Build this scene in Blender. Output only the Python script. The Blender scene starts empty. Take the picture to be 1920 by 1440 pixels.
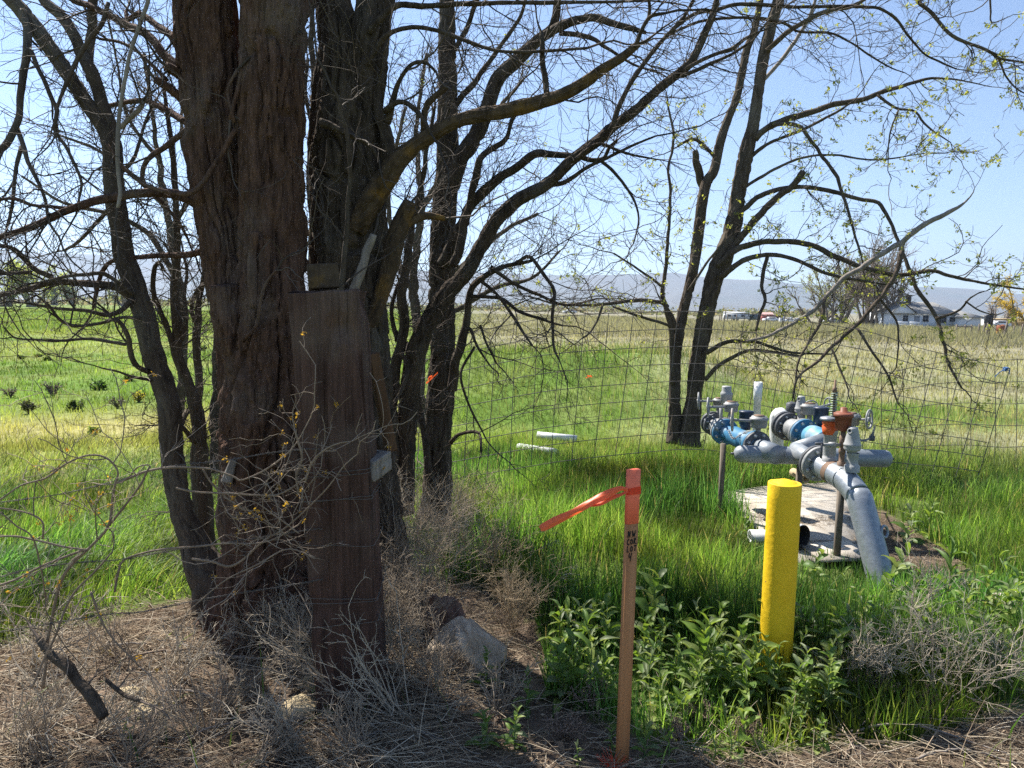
import bpy, math, random
import numpy as np
from mathutils import Matrix, Vector

# ------------------------------------------------------------------ camera, sky, sun, exposure
scene = bpy.context.scene
F = 1331.0                      # focal length in pixels of the 1920 x 1440 photograph
HCAM = 1.60
PITCH = math.atan((720 - 578) / F)
ROLL = math.radians(0.8)
SUN_AZ = math.radians(-44)      # left of the view direction
SUN_EL = math.radians(51)

fwd = np.array([0, math.cos(PITCH), -math.sin(PITCH)])
r0_, u0_ = np.array([1.0, 0, 0]), np.array([0, math.sin(PITCH), math.cos(PITCH)])
right = math.cos(ROLL) * r0_ + math.sin(ROLL) * u0_
upv = -math.sin(ROLL) * r0_ + math.cos(ROLL) * u0_
cam_data = bpy.data.cameras.new('camera')
cam = bpy.data.objects.new('camera', cam_data)
scene.collection.objects.link(cam)
cam.matrix_world = Matrix(((right[0], upv[0], -fwd[0], 0), (right[1], upv[1], -fwd[1], 0), (right[2], upv[2], -fwd[2], HCAM), (0, 0, 0, 1)))
cam_data.sensor_width = 36
cam_data.lens = 36 * F / 1920
cam_data.clip_start = 0.05
cam_data.clip_end = 30000
scene.camera = cam

world = bpy.data.worlds.new('World')
scene.world = world
world.use_nodes = True
wn, wl = world.node_tree.nodes, world.node_tree.links
sky = wn.new('ShaderNodeTexSky')
sky.sky_type = 'NISHITA'
sky.sun_disc = False
sky.sun_elevation = SUN_EL
sky.sun_rotation = SUN_AZ
sky.air_density = 0.95
sky.dust_density = 0.12
sky.ozone_density = 3.2
sky.altitude = 1400
wl.new(sky.outputs[0], wn['Background'].inputs[0])
wn['Background'].inputs[1].default_value = 0.078

sun_data = bpy.data.lights.new('sun', 'SUN')
sun_data.energy = 5.0
sun_data.angle = math.radians(0.55)
sun_data.color = (1.0, 0.94, 0.85)
sun = bpy.data.objects.new('sun', sun_data)
scene.collection.objects.link(sun)
sdir = Vector((math.sin(SUN_AZ) * math.cos(SUN_EL), math.cos(SUN_AZ) * math.cos(SUN_EL), math.sin(SUN_EL)))
sun.rotation_euler = sdir.to_track_quat('Z', 'Y').to_euler()

scene.view_settings.view_transform = 'Standard'
scene.view_settings.look = 'None'
scene.view_settings.exposure = 1.3
scene.view_settings.gamma = 1
scene.render.engine = 'CYCLES'
scene.cycles.max_bounces = 8
scene.cycles.diffuse_bounces = 3
scene.cycles.transparent_max_bounces = 4
scene.cycles.volume_bounces = 0
scene.cycles.use_denoising = False
scene.cycles.sample_clamp_indirect = 4.0

rng = np.random.default_rng(7)
random.seed(7)

# ------------------------------------------------------------------ geometry helpers
def ray(u, v):
    return fwd + (u - 960) / F * right - (v - 720) / F * upv
def P(u, v, Y):
    d = ray(u, v)
    return np.array([0, 0, HCAM]) + d * (Y / d[1])
def MPP(u, v, Y):               # metres per photo pixel at that distance
    return (Y / ray(u, v)[1]) / F
def G(u, v, z=0.0):
    d = ray(u, v)
    return np.array([0, 0, HCAM]) + d * ((z - HCAM) / d[2])
def nrm(a):
    return a / np.maximum(np.linalg.norm(a, axis=-1, keepdims=True), 1e-9)
def sstep(a, b, x):
    t = np.clip((x - a) / (b - a), 0, 1)
    return t * t * (3 - 2 * t)

def vn(x, y, seed=0, per=0):    # value noise 0..1
    x = np.asarray(x, float); y = np.asarray(y, float)
    xi = np.floor(x).astype(np.int64); yi = np.floor(y).astype(np.int64)
    fx = x - xi; fy = y - yi
    fx = fx * fx * (3 - 2 * fx); fy = fy * fy * (3 - 2 * fy)
    def h(a, b):
        if per: a = a % per
        n = (a * 374761393 + b * 668265263 + seed * 974634777) & 0xffffffff
        n = ((n ^ (n >> 13)) * 1274126177) & 0xffffffff
        n = ((n ^ (n >> 16)) * 2246822519) & 0xffffffff
        return ((n ^ (n >> 15)) & 0xffffff) / float(0xffffff)
    return (h(xi, yi) * (1 - fx) + h(xi + 1, yi) * fx) * (1 - fy) + (h(xi, yi + 1) * (1 - fx) + h(xi + 1, yi + 1) * fx) * fy
def fbm(x, y, seed=0, oct=4):
    s = 0; a = .5; t = 0
    for o in range(oct):
        s = s + a * vn(x * 2 ** o, y * 2 ** o, seed + o * 17); t += a; a *= .5
    return s / t

def inpoly(x, y, poly):
    c = np.zeros(len(x), bool)
    j = len(poly) - 1
    for i in range(len(poly)):
        xi, yi = poly[i][0], poly[i][1]; xj, yj = poly[j][0], poly[j][1]
        m = ((yi > y) != (yj > y)) & (x < (xj - xi) * (y - yi) / (yj - yi + 1e-12) + xi)
        c ^= m; j = i
    return c

class MB:                        # collects vertices, quads, triangles of one mesh
    def __init__(s): s.V = []; s.Q = []; s.T = []; s.C = []; s.n = 0
    def add(s, V, Q=None, T=None, col=None):
        V = np.asarray(V, float).reshape(-1, 3)
        if Q is not None and len(Q): s.Q.append(np.asarray(Q, np.int64).reshape(-1, 4) + s.n)
        if T is not None and len(T): s.T.append(np.asarray(T, np.int64).reshape(-1, 3) + s.n)
        if col is not None:
            col = np.asarray(col, float)
            if col.ndim == 1: col = np.tile(col, (len(V), 1))
            s.C.append(col)
        s.V.append(V); s.n += len(V)
        return s
    def mesh(s, name, mat, origin=None, smooth=True):
        V = np.concatenate(s.V)
        if origin is not None: V = V - np.asarray(origin)
        Q = np.concatenate(s.Q) if s.Q else np.zeros((0, 4), np.int64)
        T = np.concatenate(s.T) if s.T else np.zeros((0, 3), np.int64)
        me = bpy.data.meshes.new(name)
        me.vertices.add(len(V)); me.vertices.foreach_set('co', V.astype(np.float32).ravel())
        loops = np.concatenate([Q.ravel(), T.ravel()]).astype(np.int32)
        me.loops.add(len(loops)); me.loops.foreach_set('vertex_index', loops)
        st = np.concatenate([np.arange(len(Q)) * 4, len(Q) * 4 + np.arange(len(T)) * 3]).astype(np.int32)
        me.polygons.add(len(st)); me.polygons.foreach_set('loop_start', st)
        if smooth: me.polygons.foreach_set('use_smooth', np.ones(len(st), bool))
        me.update(calc_edges=True)
        if s.C:
            C = np.concatenate(s.C)
            a = me.attributes.new('col', 'FLOAT_COLOR', 'POINT')
            a.data.foreach_set('color', np.concatenate([C, np.ones((len(C), 1))], 1).astype(np.float32).ravel())
        if mat: me.materials.append(mat)
        return me

COL = scene.collection
def link(name, data, parent=None, loc=None):
    o = bpy.data.objects.new(name, data)
    COL.objects.link(o)
    if parent is not None: o.parent = parent
    if loc is not None: o.location = loc
    return o
def tag(o, label=None, cat=None, group=None, kind=None):
    if label: o['label'] = label
    if cat: o['category'] = cat
    if group: o['group'] = group
    if kind: o['kind'] = kind
    return o
def thing(name, label, cat, loc=(0, 0, 0), group=None):
    o = link(name, None, None, tuple(loc)); o.empty_display_size = .1
    return tag(o, label, cat, group)
def part(parent, name, mb, mat, smooth=True, sub=None):   # mb in world coordinates
    top = parent
    o0 = np.array(top.location) if sub is None else np.array(sub['o'])
    o = link(name, mb.mesh(name, mat, o0, smooth), sub['ob'] if sub else parent)
    if name in ('twigs', 'branchlets', 'stems', 'leaves', 'seed_heads', 'crown'): o['kind'] = 'stuff'
    return o
def subpart(partobj, rootloc, name, mb, mat, smooth=True):
    return link(name, mb.mesh(name, mat, np.array(rootloc), smooth), partobj)
def single(name, mb, mat, label, cat, loc, group=None, smooth=True):
    o = link(name, mb.mesh(name, mat, loc, smooth), None, tuple(loc))
    return tag(o, label, cat, group)

def catmull(pts, n):             # resample a polyline (any number of columns) smoothly
    p = np.asarray(pts, float)
    if len(p) < 3:
        t = np.linspace(0, 1, n)[:, None]
        return p[0] * (1 - t) + p[-1] * t
    q = np.vstack([2 * p[0] - p[1], p, 2 * p[-1] - p[-2]])
    d = np.linalg.norm(np.diff(p[:, :3], axis=0), axis=1); s = np.concatenate([[0], np.cumsum(d)]); s /= s[-1]
    t = np.linspace(0, 1, n); k = np.clip(np.searchsorted(s, t, side='right') - 1, 0, len(p) - 2)
    f = ((t - s[k]) / (s[k + 1] - s[k] + 1e-12))[:, None]
    a, b, c, e = q[k], q[k + 1], q[k + 2], q[k + 3]
    return .5 * (2 * b + (c - a) * f + (2 * a - 5 * b + 4 * c - e) * f ** 2 + (3 * b - a - 3 * c + e) * f ** 3)

def frames(pts):                 # parallel transport
    t = nrm(np.gradient(pts, axis=0))
    ref = np.array([1.0, 0, 0]) if abs(t[0][0]) < .8 else np.array([0, 1.0, 0])
    n = nrm(np.cross(t[0], ref)); N = [n]
    for i in range(1, len(pts)):
        n = n - t[i] * np.dot(n, t[i]); n = n / (np.linalg.norm(n) + 1e-9); N.append(n)
    N = np.array(N); B = np.cross(t, N)
    return t, N, B

def tube(pts, rad, sides=8, caps=True, radmul=None):
    pts = np.asarray(pts, float); n = len(pts)
    rad = np.broadcast_to(np.asarray(rad, float), (n,))
    t, N, B = frames(pts)
    th = np.arange(sides) * 2 * math.pi / sides
    R = rad[:, None] * (radmul if radmul is not None else 1.0) * np.ones((n, sides))
    V = pts[:, None, :] + R[..., None] * (np.cos(th)[None, :, None] * N[:, None, :] + np.sin(th)[None, :, None] * B[:, None, :])
    i = np.arange(n - 1)[:, None] * sides; j = np.arange(sides)[None, :]; j2 = (j + 1) % sides
    Q = np.stack([i + j, i + j2, i + sides + j2, i + sides + j], -1).reshape(-1, 4)
    V = V.reshape(-1, 3); T = []
    if caps:
        for e, base, flip in ((pts[0], 0, True), (pts[-1], (n - 1) * sides, False)):
            c = len(V); V = np.vstack([V, e[None]])
            a = base + np.arange(sides); b = base + (np.arange(sides) + 1) % sides
            T.append(np.stack([b, a, np.full(sides, c)], -1) if flip else np.stack([a, b, np.full(sides, c)], -1))
        T = np.concatenate(T)
    return V, Q, T

def btubes(Pn, Rn, sides=3):     # many tubes at once: Pn (n,K,3), Rn (n,K)
    n, K, _ = Pn.shape
    t = nrm(np.gradient(Pn, axis=1))
    ref = nrm(np.random.default_rng(3).normal(size=(n, 1, 3)))
    N = nrm(np.cross(t, ref)); B = np.cross(t, N)
    th = np.arange(sides) * 2 * math.pi / sides
    V = Pn[:, :, None, :] + Rn[:, :, None, None] * (np.cos(th)[:, None] * N[:, :, None, :] + np.sin(th)[:, None] * B[:, :, None, :])
    base = (np.arange(n) * K * sides)[:, None, None]; i = (np.arange(K - 1) * sides)[None, :, None]; j = np.arange(sides)[None, None, :]
    j2 = (j + 1) % sides
    Q = np.stack([base + i + j, base + i + j2, base + i + sides + j2, base + i + sides + j], -1).reshape(-1, 4)
    return V.reshape(-1, 3), Q

def grow(start, d, L, r0, r1, K, wig=.15, up=0.0, g=None):
    g = g or rng
    n = len(start); Pn = np.zeros((n, K, 3)); Pn[:, 0] = start; d = nrm(d.copy())
    st = (np.broadcast_to(L, (n,)) / (K - 1))[:, None]
    for k in range(1, K):
        d = nrm(d + wig * g.normal(size=(n, 3)) + np.array([0, 0, up]))
        Pn[:, k] = Pn[:, k - 1] + d * st
    f = np.linspace(0, 1, K)[None, :]
    Rn = np.broadcast_to(r0, (n,))[:, None] * (1 - f) + np.broadcast_to(r1, (n,))[:, None] * f
    return Pn, Rn
def sprout(Pn, Rn, per, lo=.15, hi=1.0, ang=(.5, 1.1), g=None):
    g = g or rng
    n, K, _ = Pn.shape
    idx = np.repeat(np.arange(n), per); m = len(idx)
    f = g.uniform(lo, hi, m) * (K - 1); k = np.clip(f.astype(int), 0, K - 2); fr = (f - k)[:, None]
    s = Pn[idx, k] * (1 - fr) + Pn[idx, k + 1] * fr
    t = nrm(Pn[idx, k + 1] - Pn[idx, k])
    p = g.normal(size=(m, 3)); p = nrm(p - t * (p * t).sum(1, keepdims=True))
    a = g.uniform(ang[0], ang[1], m)[:, None]
    r = Rn[idx, k] * (1 - fr[:, 0]) + Rn[idx, k + 1] * fr[:, 0]
    return s, nrm(t * np.cos(a) + p * np.sin(a)), r

def box(c, sx, sy, sz, X=None, Y=None, Z=None):
    c = np.asarray(c, float)
    X = np.array([1, 0, 0.]) if X is None else nrm(np.asarray(X, float)); Z = np.array([0, 0, 1.]) if Z is None else nrm(np.asarray(Z, float))
    Y = np.cross(Z, X) if Y is None else nrm(np.asarray(Y, float))
    V = [c + X * sx / 2 * a + Y * sy / 2 * b + Z * sz / 2 * e for a, b, e in ((-1, -1, -1), (1, -1, -1), (1, 1, -1), (-1, 1, -1), (-1, -1, 1), (1, -1, 1), (1, 1, 1), (-1, 1, 1))]
    Q = [(0, 3, 2, 1), (4, 5, 6, 7), (0, 1, 5, 4), (1, 2, 6, 5), (2, 3, 7, 6), (3, 0, 4, 7)]
    return np.array(V), np.array(Q)

def lathe(c, axis, prof, sides=24):   # prof: (distance along axis, radius)
    c = np.asarray(c, float); axis = nrm(np.asarray(axis, float))
    ref = np.array([0, 0, 1.]) if abs(axis[2]) < .9 else np.array([1., 0, 0])
    N = nrm(np.cross(axis, ref)); B = np.cross(axis, N)
    th = np.arange(sides) * 2 * math.pi / sides
    V = []
    for s, r in prof:
        V.append(c + axis * s + r * (np.cos(th)[:, None] * N + np.sin(th)[:, None] * B))
    V = np.concatenate(V); n = len(prof)
    i = np.arange(n - 1)[:, None] * sides; j = np.arange(sides)[None, :]; j2 = (j + 1) % sides
    Q = np.stack([i + j, i + j2, i + sides + j2, i + sides + j], -1).reshape(-1, 4)
    return V, Q
def ring(c, axis, R, r, n=24, m=6):   # torus
    axis = nrm(np.asarray(axis, float)); ref = np.array([0, 0, 1.]) if abs(axis[2]) < .9 else np.array([1., 0, 0])
    N = nrm(np.cross(axis, ref)); B = np.cross(axis, N)
    a = np.arange(n) * 2 * math.pi / n; b = np.arange(m) * 2 * math.pi / m
    rad = np.cos(a)[:, None] * N + np.sin(a)[:, None] * B
    V = np.asarray(c) + rad[:, None, :] * (R + r * np.cos(b))[None, :, None] + axis * (r * np.sin(b))[None, :, None]
    i = np.arange(n)[:, None]; j = np.arange(m)[None, :]
    Q = np.stack([i * m + j, ((i + 1) % n) * m + j, ((i + 1) % n) * m + (j + 1) % m, i * m + (j + 1) % m], -1).reshape(-1, 4)
    return V.reshape(-1, 3), Q

# ------------------------------------------------------------------ materials
def nodes_of(name):
    m = bpy.data.materials.new(name); m.use_nodes = True
    return m, m.node_tree.nodes, m.node_tree.links, m.node_tree.nodes['Principled BSDF']
def noisy(name, c1, c2, scale=6, rough=.8, bump=.3, stretch=(1, 1, 1), metal=0.0, spec=.3, c3=None, scale3=2.0, thr=(.55, .7), bscale=None, dist=.01):
    m, n, l, b = nodes_of(name)
    tc = n.new('ShaderNodeTexCoord'); mp = n.new('ShaderNodeMapping'); mp.inputs['Scale'].default_value = stretch
    l.new(tc.outputs['Object'], mp.inputs[0])
    t = n.new('ShaderNodeTexNoise'); t.inputs['Scale'].default_value = scale; t.inputs['Detail'].default_value = 8; t.inputs['Roughness'].default_value = .65
    l.new(mp.outputs[0], t.inputs['Vector'])
    r = n.new('ShaderNodeValToRGB'); r.color_ramp.elements[0].position = .3; r.color_ramp.elements[1].position = .7
    r.color_ramp.elements[0].color = (*c1, 1); r.color_ramp.elements[1].color = (*c2, 1)
    l.new(t.outputs['Fac'], r.inputs[0]); out = r.outputs[0]
    if c3:
        t3 = n.new('ShaderNodeTexNoise'); t3.inputs['Scale'].default_value = scale3; t3.inputs['Detail'].default_value = 6; l.new(tc.outputs['Object'], t3.inputs['Vector'])
        mr = n.new('ShaderNodeMapRange'); mr.inputs[1].default_value = thr[0]; mr.inputs[2].default_value = thr[1]; l.new(t3.outputs['Fac'], mr.inputs[0])
        mx = n.new('ShaderNodeMix'); mx.data_type = 'RGBA'; l.new(mr.outputs[0], mx.inputs[0]); l.new(out, mx.inputs[6]); mx.inputs[7].default_value = (*c3, 1)
        out = mx.outputs[2]
    l.new(out, b.inputs['Base Color'])
    b.inputs['Roughness'].default_value = rough; b.inputs['Metallic'].default_value = metal; b.inputs['Specular IOR Level'].default_value = spec
    if bump:
        t2 = n.new('ShaderNodeTexNoise'); t2.inputs['Scale'].default_value = bscale or scale * 2.5; t2.inputs['Detail'].default_value = 10; l.new(mp.outputs[0], t2.inputs['Vector'])
        bp = n.new('ShaderNodeBump'); bp.inputs['Strength'].default_value = bump; bp.inputs['Distance'].default_value = dist
        l.new(t2.outputs['Fac'], bp.inputs['Height']); l.new(bp.outputs[0], b.inputs['Normal'])
    return m
def leafmat(name, trans=.45, rough=.5, spec=.25, tint=(1.0, 1.0, .55)):
    m, n, l, b = nodes_of(name)
    a = n.new('ShaderNodeAttribute'); a.attribute_name = 'col'
    l.new(a.outputs['Color'], b.inputs['Base Color']); b.inputs['Roughness'].default_value = rough; b.inputs['Specular IOR Level'].default_value = spec
    tr = n.new('ShaderNodeBsdfTranslucent'); mul = n.new('ShaderNodeMix'); mul.data_type = 'RGBA'; mul.blend_type = 'MULTIPLY'; mul.inputs[0].default_value = 1
    l.new(a.outputs['Color'], mul.inputs[6]); mul.inputs[7].default_value = (tint[0] * 1.5, tint[1] * 1.5, tint[2] * 1.5, 1)
    l.new(mul.outputs[2], tr.inputs['Color'])
    mx = n.new('ShaderNodeMixShader'); mx.inputs[0].default_value = trans
    l.new(b.outputs[0], mx.inputs[1]); l.new(tr.outputs[0], mx.inputs[2]); l.new(mx.outputs[0], n['Material Output'].inputs[0])
    return m
def colmat(name, rough=.85, spec=.2):
    m, n, l, b = nodes_of(name)
    a = n.new('ShaderNodeAttribute'); a.attribute_name = 'col'
    l.new(a.outputs['Color'], b.inputs['Base Color']); b.inputs['Roughness'].default_value = rough; b.inputs['Specular IOR Level'].default_value = spec
    return m
def plain(name, c, rough=.6, metal=0, spec=.4):
    return noisy(name, tuple(x * .85 for x in c), tuple(min(1, x * 1.12) for x in c), scale=9, rough=rough, bump=.12, metal=metal, spec=spec)

M = {}
M['bark_red'] = noisy('fibrous_brown_bark', (.036, .021, .015), (.170, .098, .068), 38, .92, 1.0, (1, 1, .16), spec=.15, c3=(.165, .125, .10), scale3=3.0, thr=(.5, .75), bscale=70, dist=.03)
M['bark_dark'] = noisy('dark_grey_brown_bark', (.026, .020, .015), (.120, .092, .068), 30, .92, 1.0, (1, 1, .16), spec=.15, c3=(.12, .105, .085), scale3=3.5, thr=(.52, .75), bscale=70, dist=.025)
M['bark_moss'] = noisy('yellow_lichened_bark', (.035, .025, .017), (.125, .088, .055), 24, .92, 1.0, (1, 1, .5), spec=.15, c3=(.20, .115, .030), scale3=9, thr=(.55, .74), bscale=50, dist=.010)
M['bark_locust'] = noisy('grey_locust_bark', (.045, .034, .025), (.125, .098, .074), 26, .92, .9, (1, 1, .18), spec=.15, c3=(.15, .13, .10), scale3=3, thr=(.5, .75), bscale=60, dist=.010)
M['twig'] = colmat('twig_bark', .8, .25)
M['grass'] = leafmat('grass_blade', .5, .48, .28)
M['leaf'] = leafmat('young_leaf', .5, .5, .3)
M['weed'] = leafmat('weed_leaf', .42, .48, .35, (1.0, 1.0, .45))
M['dry'] = leafmat('dry_stem', .12, .8, .2, (1, .95, .8))
M['post_wood'] = noisy('weathered_red_brown_timber', (.032, .019, .015), (.150, .085, .064), 34, .85, 1.0, (1, 1, .035), spec=.2, c3=(.165, .125, .10), scale3=3.2, thr=(.5, .8), bscale=90, dist=.02)
M['grey_wood'] = noisy('weathered_grey_wood', (.13, .11, .09), (.34, .30, .26), 22, .85, .6, (1, 1, .08), spec=.2, bscale=60, dist=.004)
M['brown_wood'] = noisy('brown_plank_wood', (.065, .035, .018), (.14, .078, .042), 22, .8, .5, (1, 1, .08), spec=.2, bscale=60, dist=.004)
M['wire'] = noisy('rusty_wire', (.085, .075, .066), (.16, .145, .13), 30, .7, 0, metal=.1)
M['galv'] = noisy('galvanised_steel', (.20, .225, .255), (.34, .37, .40), 34, .45, .08, metal=.5, spec=.5, c3=(.24, .27, .30), scale3=6, thr=(.5, .72))
M['galv_dull'] = noisy('dull_grey_painted_pipe', (.17, .20, .23), (.27, .30, .33), 30, .5, .1, metal=.25, spec=.5, c3=(.31, .32, .33), scale3=7, thr=(.52, .75))
M['cast_grey'] = noisy('grey_cast_iron', (.20, .21, .215), (.33, .335, .335), 20, .6, .2, metal=.2, c3=(.22, .17, .12), scale3=5, thr=(.62, .8))
M['pvc_grey'] = noisy('grey_pvc', (.27, .28, .28), (.37, .375, .37), 14, .5, .05, c3=(.25, .23, .20), scale3=6, thr=(.55, .8))
M['dark_flange'] = noisy('dark_pvc_flange', (.055, .060, .068), (.11, .115, .125), 16, .5, .08, c3=(.16, .16, .16), scale3=6, thr=(.55, .8))
M['blue'] = noisy('blue_valve_paint', (.030, .13, .25), (.055, .20, .34), 12, .5, .15, c3=(.24, .29, .32), scale3=7, thr=(.5, .68))
M['pale_blue'] = noisy('pale_blue_valve_body', (.08, .25, .40), (.15, .36, .50), 12, .5, .15, c3=(.40, .46, .49), scale3=7, thr=(.5, .68))
M['navy'] = noisy('navy_plastic_cap', (.018, .026, .05), (.035, .05, .085), 12, .4, .05, c3=(.08, .09, .11), scale3=6, thr=(.55, .8))
M['orange_valve'] = noisy('orange_valve_paint', (.58, .10, .025), (.72, .16, .045), 12, .5, .06)
M['red_brown'] = noisy('red_brown_valve_cap', (.19, .060, .035), (.27, .092, .055), 14, .55, .15, c3=(.16, .08, .05), scale3=8, thr=(.55, .75))
M['rust'] = noisy('rusty_steel', (.14, .085, .055), (.24, .17, .125), 16, .75, .2, metal=.2)
M['pvc_white'] = noisy('white_pvc', (.66, .67, .66), (.80, .81, .80), 8, .45, .04, c3=(.50, .49, .45), scale3=5, thr=(.55, .8))
M['black'] = noisy('black_plastic', (.010, .010, .011), (.022, .022, .024), 12, .5, .05)
M['bolt'] = noisy('zinc_bolt', (.34, .35, .35), (.52, .53, .53), 20, .45, .1, metal=.5)
M['spring'] = noisy('green_grey_spring', (.19, .24, .20), (.31, .36, .31), 20, .5, .1, metal=.3)
M['yellow'] = noisy('yellow_bollard_paint', (.76, .48, .010), (.86, .57, .020), 7, .6, .32, c3=(.26, .15, .05), scale3=17, thr=(.73, .74), bscale=45, dist=.006)
M['stake_wood'] = noisy('new_pine_stake', (.36, .150, .055), (.56, .27, .115), 30, .7, .2, (1, 1, .03), spec=.25, bscale=80, dist=.002)
M['orange_paint'] = noisy('fluorescent_orange_paint', (.86, .155, .085), (.98, .235, .130), 26, .65, .15, (1, 1, .08), spec=.3)
M['tape'] = leafmat('orange_flagging_tape', .35, .4, .5, (1, .8, .6))
M['ink'] = noisy('black_marker_ink', (.012, .010, .012), (.02, .018, .02), 20, .6, 0)
M['whisker'] = plain('orange_whisker_plastic', (.85, .10, .04), .5)
M['concrete'] = noisy('stained_concrete', (.40, .36, .30), (.56, .51, .44), 5, .9, .5, c3=(.29, .25, .20), scale3=2.6, thr=(.5, .72), bscale=70, dist=.006)
M['rock'] = noisy('tan_grey_rock', (.33, .255, .18), (.58, .48, .365), 11, .95, .9, c3=(.17, .105, .075), scale3=4, thr=(.5, .68), bscale=30, dist=.02)
M['rock_dark'] = noisy('reddish_brown_rock', (.12, .072, .054), (.23, .15, .115), 9, .95, .9, bscale=30, dist=.02)
M['sandstone'] = noisy('pale_yellow_stone', (.42, .33, .19), (.56, .46, .29), 14, .95, .7, bscale=40, dist=.01)
M['wall_white'] = plain('white_house_siding', (.66, .69, .72), .8)
M['roof'] = noisy('grey_shingle_roof', (.21, .21, .20), (.31, .30, .285), 3, .9, .4)
M['glass_dark'] = plain('dark_window_glass', (.05, .055, .065), .2)
M['white_paint'] = plain('white_vehicle_paint', (.72, .73, .74), .35)
M['teal_dark'] = plain('dark_teal_paint', (.06, .10, .11), .35)
M['red_paint'] = plain('faded_red_paint', (.34, .10, .08), .7)
M['weathered_post'] = plain('weathered_fence_wood', (.15, .125, .10), .9)
M['brick_dark'] = plain('dark_chimney', (.07, .06, .055), .9)
M['tan_wall'] = plain('tan_wall', (.52, .40, .24), .9)
M['blue_twine'] = plain('blue_twine', (.05, .15, .36), .7)
# ------------------------------------------------------------------ ground
LITTER = [G(u, v)[:2] for u, v in ((-500, 1250), (0, 1222), (110, 1190), (250, 1150), (420, 1108), (560, 1085), (680, 1060), (780, 1075), (880, 1100), (950, 1130), (1000, 1160), (1020, 1200), (1020, 1300), (1200, 1385), (1450, 1415), (1700, 1385), (1920, 1330), (2500, 1270), (2500, 2400), (-500, 2400))]
PAD = [G(u, v)[:2] for u, v in ((1338, 930), (1430, 917), (1580, 908), (1612, 985), (1640, 1052), (1500, 1056))]
PATCH = [G(u, v)[:2] for u, v in ((1560, 935), (1660, 960), (1790, 1040), (1830, 1090), (1690, 1085), (1630, 1055), (1600, 1000))]

def hgt(x, y):
    x = np.asarray(x, float); y = np.asarray(y, float); r = np.hypot(x, y)
    berm = .72 * np.exp(-((y - 14.0 - .12 * x) / 2.3) ** 2) * sstep(-3.2, -.8, x) * (1 - sstep(3.2, 6.0, x))
    dip = -.22 * np.exp(-((y - 9.2) / 1.6) ** 2) * sstep(-2.2, 0, x) * (1 - sstep(2.5, 4.5, x))
    slope = -np.clip((r - 50) * .0078, 0, 1.45) * sstep(.05, .35, x / np.maximum(r, .1))
    bump = (fbm(x * 1.3, y * 1.3, 5, 3) - .5) * .09 * sstep(1.5, 3, r) * (1 - sstep(60, 200, r))
    bump = bump + (fbm(x * 5.5, y * 5.5, 6, 3) - .5) * .08 * sstep(1.0, 2, r) * (1 - sstep(4.5, 7, r))
    far = (fbm(x * .06, y * .06, 9, 3) - .5) * .5 * sstep(12, 40, r) * (1 - sstep(90, 160, r))
    flat = 1 - np.exp(-(((x - 2.0) / 1.1) ** 2 + ((y - 4.7) / 1.1) ** 2))
    return (bump * flat + berm + dip + slope + far)

def fieldcol(x, y):
    x = np.asarray(x, float); y = np.asarray(y, float); r = np.hypot(x, y); a = x / np.maximum(r, .1)
    n = fbm(x * .35, y * .35, 21, 4); n2 = fbm(x * .09, y * .09, 33, 3); n3 = fbm(x * 1.2, y * 1.2, 44, 3)
    green = np.array([.145, .200, .052]); lush = np.array([.100, .165, .032]); tan = np.array([.235, .23, .14]); mauve = np.array([.205, .19, .145]); gold = np.array([.38, .31, .15]); olive = np.array([.22, .235, .085])
    c = np.where((n3 > .5)[..., None], green, lush) * (0.8 + .5 * n[..., None])
    dr = np.maximum(sstep(.12, .26, a) * sstep(7.5, 11, r), sstep(-.12, .0, a) * sstep(15.5, 19, r)) * sstep(.26, .55, n * .6 + n2 * .25 + .22 * sstep(10, 30, r))
    c = c * (1 - dr[..., None]) + tan * dr[..., None] * (.75 + .5 * n3[..., None])
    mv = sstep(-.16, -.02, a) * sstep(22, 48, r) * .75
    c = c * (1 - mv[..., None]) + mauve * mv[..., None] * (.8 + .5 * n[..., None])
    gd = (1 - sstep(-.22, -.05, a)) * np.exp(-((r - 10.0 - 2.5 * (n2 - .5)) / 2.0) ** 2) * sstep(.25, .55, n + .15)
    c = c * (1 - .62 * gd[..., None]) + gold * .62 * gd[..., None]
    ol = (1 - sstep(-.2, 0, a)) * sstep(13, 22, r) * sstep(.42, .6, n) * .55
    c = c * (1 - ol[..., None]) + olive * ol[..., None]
    return c

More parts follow.
